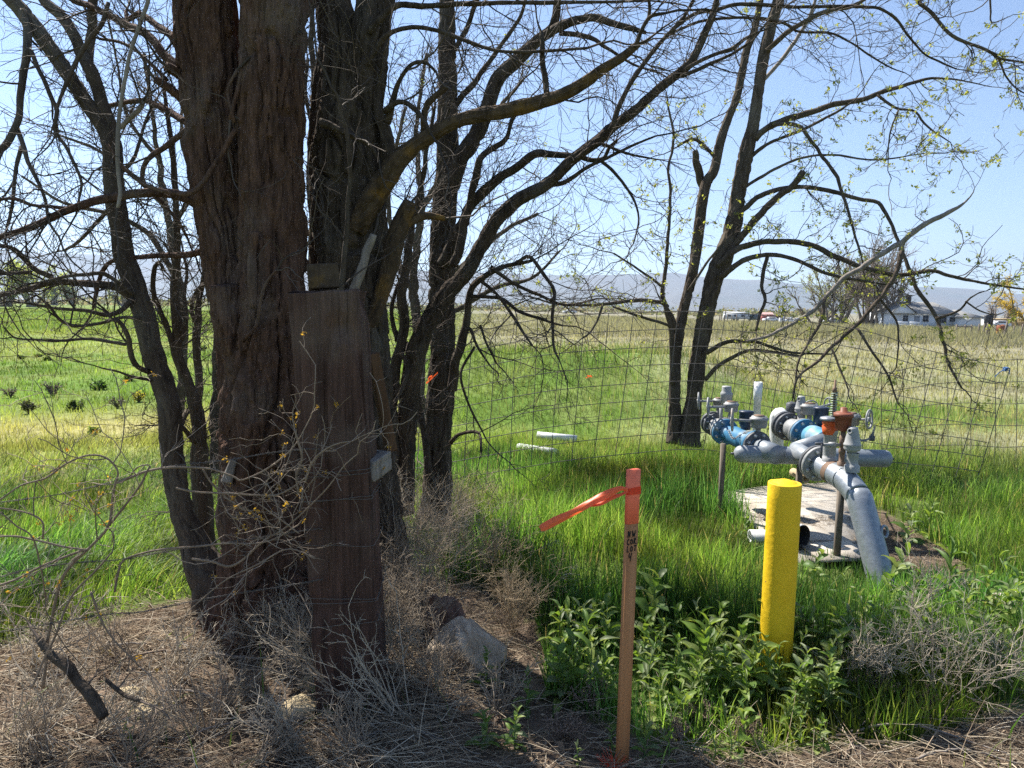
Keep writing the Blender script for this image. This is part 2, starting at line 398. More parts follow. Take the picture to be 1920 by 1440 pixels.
def make_ground():
    rr = np.concatenate([[0.02], np.geomspace(.35, 40, 215), np.geomspace(42, 9000, 50)])
    fa = np.radians(np.linspace(-62, 62, 270)); ba = np.radians(np.linspace(66, 294, 30))
    an = np.concatenate([fa, ba]); na = len(an)
    R, A = np.meshgrid(rr, an, indexing='ij')
    x = R * np.sin(A); y = R * np.cos(A); z = hgt(x, y)
    c = fieldcol(x, y) * .95
    xf, yf = x.ravel(), y.ravel()
    soil = np.array([.125, .093, .068]); m = inpoly(xf, yf, LITTER) | inpoly(xf, yf, PATCH)
    cf = c.reshape(-1, 3); nn = fbm(xf * 5, yf * 5, 3, 3)
    near = (np.hypot(xf, yf) < 8.0) & ~m
    cf[near] = cf[near] * .5 + soil * .25
    cf[m] = (soil * (.55 + .9 * nn)[:, None])[m]
    i = np.arange(len(rr) - 1)[:, None] * na; j = np.arange(na)[None, :]; j2 = (j + 1) % na
    Q = np.stack([i + j, i + na + j, i + na + j2, i + j2], -1).reshape(-1, 4)
    m_, n, l, b = nodes_of('field_ground')
    a = n.new('ShaderNodeAttribute'); a.attribute_name = 'col'
    tc = n.new('ShaderNodeTexCoord')
    t = n.new('ShaderNodeTexNoise'); t.inputs['Scale'].default_value = 9; t.inputs['Detail'].default_value = 10; t.inputs['Roughness'].default_value = .7
    mp = n.new('ShaderNodeMapping'); mp.inputs['Scale'].default_value = (1, .45, 1); l.new(tc.outputs['Object'], mp.inputs[0]); l.new(mp.outputs[0], t.inputs['Vector'])
    mr = n.new('ShaderNodeMapRange'); mr.inputs[1].default_value = .3; mr.inputs[2].default_value = .7; mr.inputs[3].default_value = .55; mr.inputs[4].default_value = 1.5
    l.new(t.outputs['Fac'], mr.inputs[0])
    t2 = n.new('ShaderNodeTexNoise'); t2.inputs['Scale'].default_value = .5; t2.inputs['Detail'].default_value = 8; l.new(mp.outputs[0], t2.inputs['Vector'])
    mr2 = n.new('ShaderNodeMapRange'); mr2.inputs[1].default_value = .3; mr2.inputs[2].default_value = .7; mr2.inputs[3].default_value = .75; mr2.inputs[4].default_value = 1.25
    l.new(t2.outputs['Fac'], mr2.inputs[0])
    mm = n.new('ShaderNodeMath'); mm.operation = 'MULTIPLY'; l.new(mr.outputs[0], mm.inputs[0]); l.new(mr2.outputs[0], mm.inputs[1])
    vm = n.new('ShaderNodeVectorMath'); vm.operation = 'SCALE'; l.new(a.outputs['Color'], vm.inputs[0]); l.new(mm.outputs[0], vm.inputs['Scale'])
    l.new(vm.outputs[0], b.inputs['Base Color']); b.inputs['Roughness'].default_value = 1; b.inputs['Specular IOR Level'].default_value = .05
    t3 = n.new('ShaderNodeTexNoise'); t3.inputs['Scale'].default_value = 40; t3.inputs['Detail'].default_value = 8; l.new(tc.outputs['Object'], t3.inputs['Vector'])
    bp = n.new('ShaderNodeBump'); bp.inputs['Strength'].default_value = .8; bp.inputs['Distance'].default_value = .02; l.new(t3.outputs['Fac'], bp.inputs['Height']); l.new(bp.outputs[0], b.inputs['Normal'])
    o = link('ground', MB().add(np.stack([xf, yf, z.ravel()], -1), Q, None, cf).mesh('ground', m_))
    tag(o, 'grassy flat field running from the litter at the fence to the hills', kind='structure')
make_ground()

# ------------------------------------------------------------------ hills
def make_hills():
    prof = np.array([(-900, 500), (-500, 486), (-200, 474), (30, 473), (180, 477), (420, 494), (700, 506), (900, 511), (1050, 516), (1180, 515), (1262, 511), (1330, 521), (1400, 525), (1447, 524), (1475, 531), (1600, 539), (1747, 538), (1813, 541), (1897, 550), (2000, 557), (2300, 566), (2900, 560)], float)
    u = np.linspace(-900, 2900, 300)
    v = np.interp(u, prof[:, 0], prof[:, 1])
    D = 6800.0; K = 44
    ridge = np.array([P(a, b, D) for a, b in zip(u, v)])
    V = np.zeros((len(u), K, 3)); s = np.linspace(0, 1, K)
    for k in range(K):
        y = 4200 + (D - 4200) * s[k]
        V[:, k, 0] = ridge[:, 0] * (y / D) ; V[:, k, 1] = y
        e = s[k] ** 1.35
        gul = (1 - np.abs(2 * fbm(ridge[:, 0] / 420 + .25 * np.sin(s[k] * 5), s[k] * 2.2 + 0 * ridge[:, 0], 61, 4) - 1))
        V[:, k, 2] = np.maximum(ridge[:, 2], 10) * e * (1 - .42 * gul * math.sin(math.pi * s[k]) ** .8) - 6 * (1 - s[k])
    back = V[:, -1:, :].copy(); back[:, :, 1] += 900; back[:, :, 2] -= 260
    V = np.concatenate([V, back], 1); K += 1
    i = np.arange(len(u) - 1)[:, None] * K; j = np.arange(K - 1)[None, :]
    Q = np.stack([i + j, i + K + j, i + K + j + 1, i + j + 1], -1).reshape(-1, 4)
    m = noisy('dry_grass_hillside', (.085, .078, .060), (.145, .130, .095), .0022, 1, 0, (1, .5, 1), spec=.05, c3=(.075, .085, .055), scale3=.0012, thr=(.48, .66))
    o = link('hills', MB().add(V, Q).mesh('hills', m))
    tag(o, 'long hazy blue-grey ridge of bare hills on the horizon', kind='structure')
make_hills()

# ------------------------------------------------------------------ haze
def make_haze():
    V, Q = box((0, 1500, 396), 24000, 16000, 806)
    m = bpy.data.materials.new('pale_haze'); m.use_nodes = True; n = m.node_tree.nodes; l = m.node_tree.links
    n.remove(n['Principled BSDF'])
    pv = n.new('ShaderNodeVolumePrincipled'); pv.inputs['Color'].default_value = (.62, .77, 1.0, 1); pv.inputs['Density'].default_value = 0.00013; pv.inputs['Anisotropy'].default_value = .25
    l.new(pv.outputs[0], n['Material Output'].inputs['Volume'])
    o = link('haze', MB().add(V, Q).mesh('haze', m, smooth=False))
    tag(o, 'thin pale blue haze over the far field and hills', kind='stuff')
make_haze()

# ------------------------------------------------------------------ far farm
def gz(x, y): return float(hgt(np.array([x]), np.array([y]))[0])
def PG(u, Y):                    # ground point straight below pixel column u at distance Y
    x = P(u, 600, Y)[0]
    return np.array([x, Y, gz(x, Y)])

def make_house():
    Y = 122.0; g = PG(1750, Y); z0 = g[2]
    X = lambda u: P(u, 600, Y)[0]
    Z = lambda v, u=1750: P(u, v, Y)[2]
    h = thing('farm_house', 'long white farm house with grey shingle roof and dark chimney', 'house', (X(1750), Y, z0))
    eav = Z(588)
    def wall(x0, x1, y0, y1, top): return box(((x0 + x1) / 2, (y0 + y1) / 2, (z0 - .5 + top) / 2), x1 - x0, y1 - y0, top - z0 + .5)
    w = MB(); w.add(*wall(X(1668), X(1790), Y, Y + 8, eav)); part(h, 'wall', w, M['wall_white'], False)
    w = MB(); w.add(*wall(X(1790) + .01, X(1830), Y - 1.2, Y + 6, eav - .5)); part(h, 'extension_wall', w, M['wall_white'], False)
    # hip roof of the main block
    def hip(x0, x1, y0, y1, ze, zr, inset, ov=.45):
        ym = (y0 + y1) / 2
        V = [(x0 - ov, y0 - ov, ze), (x1 + ov, y0 - ov, ze), (x1 + ov, y1 + ov, ze), (x0 - ov, y1 + ov, ze), (x0 + inset[0], ym, zr), (x1 - inset[1], ym, zr)]
        V += [(a, b, c - .15) for a, b, c in V[:4]]
        return np.array(V), [(0, 1, 5, 4), (2, 3, 4, 5), (6, 7, 1, 0), (7, 8, 2, 1), (8, 9, 3, 2), (9, 6, 0, 3), (9, 8, 7, 6)], [(1, 2, 5), (3, 0, 4)]
    r = MB(); r.add(*hip(X(1685), X(1790), Y, Y + 8, eav + .02, Z(566), (1.2, 1.4))); roof = part(h, 'roof', r, M['roof'], False)
    c = MB(); c.add(*box((X(1722), Y + 3.5, Z(562)), .62, .62, 1.5)); c.add(*box((X(1722), Y + 3.5, Z(562) + .78), .8, .8, .12)); subpart(roof, h.location, 'chimney', c, M['brick_dark'], False)
    r = MB(); r.add(*hip(X(1790), X(1830), Y - 1.2, Y + 6, eav - .48, Z(580), (1.2, 2.0))); part(h, 'extension_roof', r, M['roof'], False)
    # front gable
    x0, x1, xm = X(1664), X(1714), X(1687); za = Z(568)
    r = MB(); r.add(np.array([(x0, Y - 1.0, eav), (xm, Y - 1.0, za), (x1, Y - 1.0, eav), (x0, Y + 5, eav), (xm, Y + 5, za), (x1, Y + 5, eav)]), [(0, 3, 4, 1), (1, 4, 5, 2)], None); part(h, 'gable_roof', r, M['roof'], False)
    r = MB(); r.add(np.array([(x0 + .2, Y - .8, eav - .02), (xm, Y - .8, za - .15), (x1 - .2, Y - .8, eav - .02), (x0 + .2, Y - .4, eav - .02), (xm, Y - .4, za - .15), (x1 - .2, Y - .4, eav - .02)]), [(0, 3, 4, 1), (1, 4, 5, 2), (0, 2, 5, 3)], [(0, 1, 2), (3, 5, 4)]); part(h, 'gable_wall', r, M['wall_white'], False)
    for u, v, w_, h_ in ((1697, 597.5, .9, 1.0), (1735, 597.5, 1.0, 1.0), (1765, 599, 1.7, 1.1), (1786, 598.5, 1.2, .8)):
        f = MB(); f.add(*box((X(u), Y - .03, Z(v)), w_ + .22, .08, h_ + .22)); fo = part(h, 'window', f, M['white_paint'], False)
        for s in (-1, 1):
            p = MB(); p.add(*box((X(u) + s * w_ / 4, Y - .085, Z(v)), w_ / 2 - .05, .03, h_)); subpart(fo, h.location, 'pane', p, M['glass_dark'], False)
    d = MB(); d.add(*box((X(1719), Y - .03, z0 + 1.0), .9, .08, 2.0)); part(h, 'door', d, plain('grey_door', (.3, .31, .33)), False)
make_house()

def car(label, u, Y, col, L=4.4, rot=0.0, van=False, name='parked_car', cat='car', group=None, lift=0.0):
    g = PG(u, Y); c = thing(name, label, cat, g, group); c.rotation_euler = (0, 0, rot)
    Hh = 2.3 if van else 1.45; w = 1.75
    prof = [(-L / 2, .35), (-L / 2, .85), (-L * .46, .95), (-L * .30, 1.0), (-L * .18, Hh), (L * .22, Hh), (L * .40, 1.02), (L * .49, .95), (L / 2, .6), (L / 2, .35)] if not van else [(-L / 2, .4), (-L / 2, Hh - .1), (-L / 2 + .1, Hh), (L * .36, Hh), (L * .44, 1.4), (L / 2, 1.2), (L / 2, .4)]
    n = len(prof); V = [(x, s * w / 2 * (.86 if z > 1.1 and not van else 1), z) for s in (-1, 1) for x, z in prof]
    Q = [(i, (i + 1) % n, n + (i + 1) % n, n + i) for i in range(n)]
    T = [(0, i + 1, i) for i in range(1, n - 1)] + [(n, n + i, n + i + 1) for i in range(1, n - 1)]
    bo = link('body', MB().add(V, Q, T).mesh('body', col, None, False), c)
    for s in (-1, 1):
        wb = MB()
        if van: wb.add(*box((L * .1, s * (w / 2 + .004), 1.55), L * .55, .02, .5))
        else: wb.add(*box((L * .02, s * (w / 2 * .93 + .0), 1.2), L * .42, .05, .32))
        link('window', wb.mesh('window', M['glass_dark'], None, False), c)
        for x in (-L * .3, L * .3):
            V, Q = lathe((x, s * (w / 2 - .1), .33), (0, 1, 0), [(-.1, .0), (-.1, .33), (.1, .33), (.1, .0)], 14)
            link('wheel', MB().add(V, Q).mesh('wheel', M['black'], None, False), c)
    return c
car('white parked car beyond the fence posts beside the dark tanks', 1872, 135, M['white_paint'], rot=.25)
car('dark teal motor coach parked beside the long white trailer', 1414, 215, M['teal_dark'], 6.0, .9, True, 'motor_coach', 'bus')
car('small white car in front of the faded red shed', 1445, 205, M['white_paint'], rot=.1)
car('silver parked car half hidden under the bare tree trunks', 1562, 150, plain('silver_paint', (.45, .46, .47), .3), rot=.2)
car('small pale car far off in the gap left of the locust trunks', 1068, 260, M['white_paint'], 5.0, rot=.1)

def make_trailer():
    g = PG(1380, 212); t = thing('travel_trailer', 'long white trailer with pale roof parked across the far field', 'trailer', g)
    L, w = 7.2, 2.2
    b = MB(); b.add(*box(g + [0, 0, 1.45], L, w, 1.7)); part(t, 'body', b, plain('grey_white_panel', (.50, .53, .56)), False)
    b = MB(); V, Q, T = tube(np.array([g + [-L / 2 - .1, 0, 2.2], g + [L / 2 + .1, 0, 2.2]]), 1.18, 20); V[:, 2] = g[2] + 2.3 + np.maximum(V[:, 2] - g[2] - 2.2, 0) * .35; b.add(V, Q, T); part(t, 'roof', b, M['white_paint'], False)
    for x in (-2.4, -.6, 1.6):
        b = MB(); b.add(*box(g + [x, -w / 2 - .01, 1.6], .9, .04, .6)); part(t, 'window', b, M['glass_dark'], False)
    for x in (-.9, .1):
        b = MB(); b.add(*lathe(g + [x, -w / 2 + .15, .38], (0, 1, 0), [(-.12, 0), (-.12, .38), (.12, .38), (.12, 0)], 14)); part(t, 'wheel', b, M['black'], False)
make_trailer()
def make_shed():
    g = PG(1436, 222); t = thing('red_shed', 'small faded red shed beside the dark motor coach', 'shed', g)
    b = MB(); b.add(*box(g + [0, 0, 1.0], 3.4, 2.6, 2.6)); part(t, 'wall', b, M['red_paint'], False)
    b = MB(); x, y, z = g; b.add(np.array([(x - 1.9, y - 1.6, z + 2.25), (x + 1.9, y - 1.6, z + 2.25), (x + 1.9, y, z + 2.9), (x - 1.9, y, z + 2.9), (x - 1.9, y + 1.6, z + 2.25), (x + 1.9, y + 1.6, z + 2.25)]), [(0, 1, 2, 3), (3, 2, 5, 4)]); part(t, 'roof', b, plain('pale_red_roof', (.45, .30, .27)), False)
    g2 = PG(1456, 226); t = thing('dark_shed', 'low dark brown shed right of the faded red shed', 'shed', g2)
    b = MB(); b.add(*box(g2 + [0, 0, .9], 3.6, 2.6, 2.2)); part(t, 'wall', b, plain('dark_brown_board', (.10, .05, .04)), False)
    b = MB(); b.add(*box(g2 + [0, 0, 2.08], 4.0, 3.0, .14)); part(t, 'roof', b, M['roof'], False)
make_shed()
def make_scrap():
    r = np.random.default_rng(5)
    for k, (u, w, hh, lab) in enumerate(((1466, 1.3, 1.5, 'tall leaning white panel at the left of the scrap heap'), (1474, 1.5, 1.1, 'pale scrap sheet in the middle of the heap'), (1481, 1.2, 1.6, 'upright white scrap sheet right of the heap middle'), (1489, 1.5, 1.2, 'white scrap box at the right end of the heap'))):
        g = PG(u, 170 + k * 1.2)
        V, Q = box(g + [0, 0, hh / 2 - .1], w, .5, hh, X=(1, r.uniform(-.3, .3), r.uniform(-.35, .35)), Z=(r.uniform(-.35, .35), 0, 1))
        V2, Q2 = box(g + [.5, .4, hh / 3], w * .7, .3, hh * .6, X=(1, 0, r.uniform(-.5, .5)))
        single('scrap_panel', MB().add(V, Q).add(V2, Q2), M['white_paint'], lab, 'scrap', g, 'white scrap heaped in the far yard', False)
make_scrap()
for u, hh, lab in ((1850, 2.5, 'shorter of the two dark upright tanks beside the white car'), (1857.5, 2.9, 'taller dark upright tank next to the white car')):
    g = PG(u, 130)
    single('storage_tank', MB().add(*lathe(g, (0, 0, 1), [(-.3, .0), (-.3, .42), (hh - .25, .42), (hh - .06, .33), (hh, 0)], 18)), plain('dark_tank', (.03, .032, .035), .5), lab, 'tank', g, 'dark tanks beside the house')
g = PG(1865, 138)
t = thing('utility_pole', 'thin wooden utility pole with a crossarm behind the tanks', 'pole', g)
b = MB(); b.add(*tube(np.array([g - [0, 0, .3], g + [0, 0, 4.6]]), .11, 8)); part(t, 'pole', b, M['weathered_post'])
b = MB(); b.add(*box(g + [0, 0, 4.2], 2.4, .12, .12)); part(t, 'crossarm', b, M['weathered_post'], False)
g = PG(1912, 150)
single('tan_building', MB().add(*box(g + [2.0, 3, .7], 9, 6, 2.2)).add(*box(g + [2.0, 3, 1.85], 9.6, 6.6, .14)), M['tan_wall'], 'low tan building under the yellow willow at the edge', 'building', g, None, False)
g = PG(1897, 165)
single('white_outbuilding', MB().add(*box(g + [-1.2, 3, .9], 5, 4, 2.4)).add(*box(g + [-1.2, 3, 2.15], 5.5, 4.5, .14)), M['wall_white'], 'small white outbuilding behind the white car', 'building', g, None, False)
g = PG(1889, 58)
b = MB(); b.add(*lathe(g + [-.35, .5, .62], (1, .25, .12), [(0, 0), (0, .24), (.04, .27), (.25, .25), (.5, .27), (.54, .24), (.54, 0)], 18)); b.add(*box(g + [-.1, .55, .2], .5, .45, .42))
single('rusty_drum', b, plain('rusty_red_drum', (.26, .09, .04), .8), 'rust-red drum lying behind the crossed fence posts', 'drum', g)

posts = [(1837, 56, 0, 1.0), (1846, 52, .05, 1.05), (1853, 50, 0, 1.1), (1884, 49, .16, 1.1), (1888, 49.5, .04, 1.25), (1917, 52, .08, 1.0), (1868, 56, 0, .8), (1903, 60, 0, .9)]
ordinal = ['first', 'second', 'third', 'fourth', 'fifth', 'sixth', 'seventh', 'eighth', 'ninth', 'tenth', 'eleventh', 'twelfth']
order = sorted(range(len(posts)), key=lambda i: posts[i][0])
for k, i in enumerate(order):
    u, Y, lean, hh = posts[i]; g = PG(u, Y)
    pts = np.array([g - [0, 0, .3], g + [lean * hh * .5, 0, hh * .5], g + [lean * hh, 0, hh]])
    single('fence_post', MB().add(*tube(pts, [.062, .06, .055], 7)), M['weathered_post'], 'weathered wooden fence post, %s from the left in the row by the yellow willow' % ordinal[k], 'post', g, 'fence posts at the edge of the dry field')
for k, u in enumerate((1795, 1811, 1823)):
    g = PG(u, 74)
    single('corral_post', MB().add(*tube(np.array([g - [0, 0, .3], g + [0, 0, .95]]), .085, 7)), M['weathered_post'], ['stout post at the left end of the low rail before the house', 'middle post of the low rail before the house', 'stout post at the right end of the low rail before the house'][k], 'post', g, 'low rail fence before the house')
a, b_ = PG(1795, 74), PG(1823, 74)
single('corral_rail', MB().add(*tube(np.array([a + [0, -.1, .72], b_ + [0, -.1, .72]]), .06, 6)), M['weathered_post'], 'horizontal wooden rail of the low fence before the house', 'rail', a)
for k, (u0, u1) in enumerate(((1684, 1704), (1708, 1727))):
    a, b_ = PG(u0, 112), PG(u1, 112); c = (a + b_) / 2
    single('white_bench', MB().add(*box(c + [0, 0, .5], b_[0] - a[0], .45, .12)).add(*box(c + [0, .25, .85], b_[0] - a[0], .08, .35)).add(*box(c + [-.6, 0, .2], .12, .4, .6)).add(*box(c + [.6, 0, .2], .12, .4, .6)), M['white_paint'], ['white bench left of the house door', 'white bench right of the house door'][k], 'bench', c, 'benches before the house', False)
pp = [(1352, 150), (1358, 150), (1364, 150), (1372, 150), (1349, 152), (1381, 152)]
for k, (u, Y) in enumerate(sorted(pp)):
    g = PG(u, Y)
    single('corral_post', MB().add(*tube(np.array([g - [0, 0, .3], g + [0, 0, 1.5 + .3 * (k % 2)]]), .10, 6)), M['weathered_post'], 'dark post before the white trailer, %s of six from the locust trunk' % ordinal[k], 'post', g, 'posts before the white trailer')

# far trees: bare crowns made of many rising branches, some with young leaves
def far_tree(name, label, u, Y, height, spread, nst, seed, barkc, leafc=None, nleaf=0, leafsz=.25, group=None, up=.05, fan=.5, dens=1.0):
    r = np.random.default_rng(seed); g = PG(u, Y); t = thing(name, label, 'tree', g, group)
    mpp = Y / F
    base = g + np.stack([r.normal(0, spread * .10, nst), r.normal(0, spread * .10, nst), np.full(nst, -.3)], -1)
    d = nrm(np.stack([r.normal(0, fan, nst), r.normal(0, fan, nst), np.ones(nst)], -1))
    P0, R0 = grow(base, d, height * r.uniform(.75, 1.05, nst), mpp * 2.6, mpp * .7, 9, .10, up, r)
    mb = MB(); V, Q = btubes(P0, R0, 6); mb.add(V, Q, None, barkc); part(t, 'trunk', mb, M['twig'])
    s, d, rr = sprout(P0, R0, int(14 * dens), .22, 1, (.25, .75), r)
    P1, R1 = grow(s, d, height * r.uniform(.14, .36, len(s)), np.minimum(rr * .7, mpp * 1.1), mpp * .45, 6, .14, up, r)
    s, d, rr = sprout(P1, R1, int(5 * dens), .15, 1, (.3, .8), r)
    P2, R2 = grow(s, d, height * r.uniform(.06, .16, len(s)), mpp * .42, mpp * .3, 4, .16, up, r)
    mb = MB(); V, Q = btubes(P1, R1, 3); mb.add(V, Q, None, np.array(barkc) * 1.25); V, Q = btubes(P2, R2, 3); mb.add(V, Q, None, np.array(barkc) * 1.5)
    part(t, 'crown', mb, M['twig'])
    if nleaf:
        pts = np.concatenate([P1[:, 2:].reshape(-1, 3), P2.reshape(-1, 3)]); c = pts[r.integers(0, len(pts), nleaf)] + r.normal(0, leafsz * .6, (nleaf, 3))
        leaves(t, c, leafsz, leafc, r)
def leaves(t, c, sz, col, r, name='leaves', mat=None):
    n = len(c); a = nrm(r.normal(size=(n, 3))); b = nrm(np.cross(a, r.normal(size=(n, 3)))); s = (sz * r.uniform(.5, 1.2, n))[:, None]
    V = np.stack([c - a * s * .5, c + b * s * .25, c + a * s * .5, c - b * s * .25], 1).reshape(-1, 3)
    Q = np.arange(4 * n).reshape(n, 4); k = np.repeat(r.uniform(.7, 1.35, n), 4)[:, None]
    return part(t, name, MB().add(V, Q, None, np.array(col) * k), mat or M['leaf'], False)
br = (.17, .145, .12)
far_tree('bare_cottonwood', 'big bare multi-stemmed tree left of the white house', 1625, 128, 14.0, 6, 11, 1, br, fan=.26, dens=1.5)
far_tree('bare_cottonwood', 'slimmer bare tree close against the house gable', 1662, 124, 10.5, 5, 7, 2, br, fan=.20)
far_tree('budding_tree', 'light green budding tree left of the big bare tree', 1578, 140, 12.0, 10, 9, 3, br, (.34, .38, .10), 4000, .32, fan=.34)
far_tree('bare_cottonwood', 'thin leafless tree at the left edge of the yard trees', 1537, 145, 8.0, 7, 6, 4, (.13, .11, .09), (.25, .26, .09), 500, .3, fan=.4)
far_tree('yellow_willow', 'bright yellow willow at the right-hand edge of the view', 1925, 145, 9.0, 7, 8, 6, (.20, .16, .06), (.52, .38, .05), 9000, .34, fan=.32, up=-.03)
far_tree('poplar', 'pale green poplar at the left edge of the far field', 18, 210, 13, 8, 6, 8, br, (.42, .48, .10), 6000, .5, fan=.3, group='trees beyond the green field')
far_tree('poplar', 'rounder pale green poplar second from the left edge', 62, 215, 11.5, 8, 6, 9, br, (.40, .45, .10), 5000, .5, fan=.34, group='trees beyond the green field')
far_tree('poplar', 'sparse grey-green poplar standing alone left of the slender trunk', 140, 330, 12, 8, 6, 10, br, (.32, .38, .14), 3500, .6, fan=.3, group='trees beyond the green field')
far_tree('poplar', 'small hazy poplar between the two paler ones', 103, 340, 10, 7, 5, 11, br, (.18, .23, .10), 2200, .6, fan=.3, group='trees beyond the green field')
far_tree('poplar', 'low hazy green tree right of the slender trunk', 232, 300, 8.5, 8, 5, 12, br, (.24, .28, .08), 2600, .6, fan=.4, group='trees beyond the green field')
far_tree('bare_cottonwood', 'small bare tree standing before the yellow willow', 1880, 160, 5.5, 4, 4, 14, br, fan=.3)
def treeline():
    r = np.random.default_rng(77); mb = MB(); n = 15000
    u = r.uniform(-250, 1560, n); Y = r.uniform(330, 700, n)
    gap = fbm(u / 60, Y / 200, 5, 3); hh = np.clip((gap - .32) * 16, .3, 6) * r.uniform(.1, 1, n) ** 1.3
    x = (u - 960) / F * Y; c = np.stack([x, Y, hgt(x, Y) + hh * .9], -1)
    a = nrm(r.normal(size=(n, 3))); b = nrm(np.cross(a, r.normal(size=(n, 3)))); s = (r.uniform(.5, 1.3, n) * Y / 420)[:, None]
    V = np.stack([c - a * s, c + b * s * .6, c + a * s, c - b * s * .6], 1).reshape(-1, 3)
    k = r.uniform(.6, 1.3, n)[:, None] * np.where((r.random(n) < .5)[:, None], [.16, .17, .09], [.18, .15, .11])
    o = link('distant_scrub', mb.add(V, np.arange(4 * n).reshape(n, 4), None, np.repeat(k, 4, 0)).mesh('distant_scrub', M['leaf'], smooth=False))
    tag(o, 'low grey-green line of far scrub at the foot of the hills', 'scrub', kind='stuff')
treeline()
# ------------------------------------------------------------------ near trees, limb by limb
def barkh(th, s, ridges, seed, ln=.16):
    u = th / (2 * math.pi) * ridges
    w = (vn(u * .5, s / (ln * 1.1), seed + 3, max(1, ridges // 2)) - .5) * 1.5
    n1 = vn(u + w, s / (ln * 1.6), seed, ridges)
    a = np.clip(np.abs(2 * n1 - 1) * 2.4, 0, 1)
    n2 = vn((u * 2.5) + w * 2.2, s / (ln * .7), seed + 9, int(ridges * 2.5))
    b = np.clip(np.abs(2 * n2 - 1) * 2.0, 0, 1)
    n3 = vn(u * 6 + w * 4, s / (ln * .25), seed + 19, ridges * 6)
    def plate(k, l, sd):
        uu = u * k + w * k * .45; iu = np.floor(uu).astype(np.int64) % int(round(ridges * k)); off = vn(iu + .5, 0 * s + 3.5, sd) * 7
        iv = np.floor(s / l + off).astype(np.int64); f = uu - np.floor(uu); g = s / l + off - iv
        hh = ((iu * 73856093 ^ iv * 19349663 ^ sd * 83492791) & 1023) / 1023.0
        return hh * .75 + .25 * f + .12 * g
    ck = np.clip(1 - np.abs(2 * vn(u * .9 + w * 1.1, s / (ln * 2.4), seed + 71, max(1, int(round(ridges * .9)))) - 1) * 5.5, 0, 1)
    return .20 * a + .12 * b + .06 * n3 + .34 * plate(2.0, ln * 1.9, seed + 41) + .30 * plate(5.0, ln * .8, seed + 43) - .55 * ck + .1

def limb_points(px, Y0, Y1, n=None):
    px = np.asarray(px, float); L = np.concatenate([[0], np.cumsum(np.hypot(np.diff(px[:, 0]), np.diff(px[:, 1])))])
    ys = Y0 + (Y1 - Y0) * L / L[-1]
    pts = np.array([P(u, v, y) for (u, v, r), y in zip(px, ys)]); rr = np.array([r * MPP(u, v, y) for (u, v, r), y in zip(px, ys)])
    n = n or max(6, int(L[-1] / 9))
    q = catmull(np.column_stack([pts, rr]), n)
    return q[:, :3], np.maximum(q[:, 3], .0006)

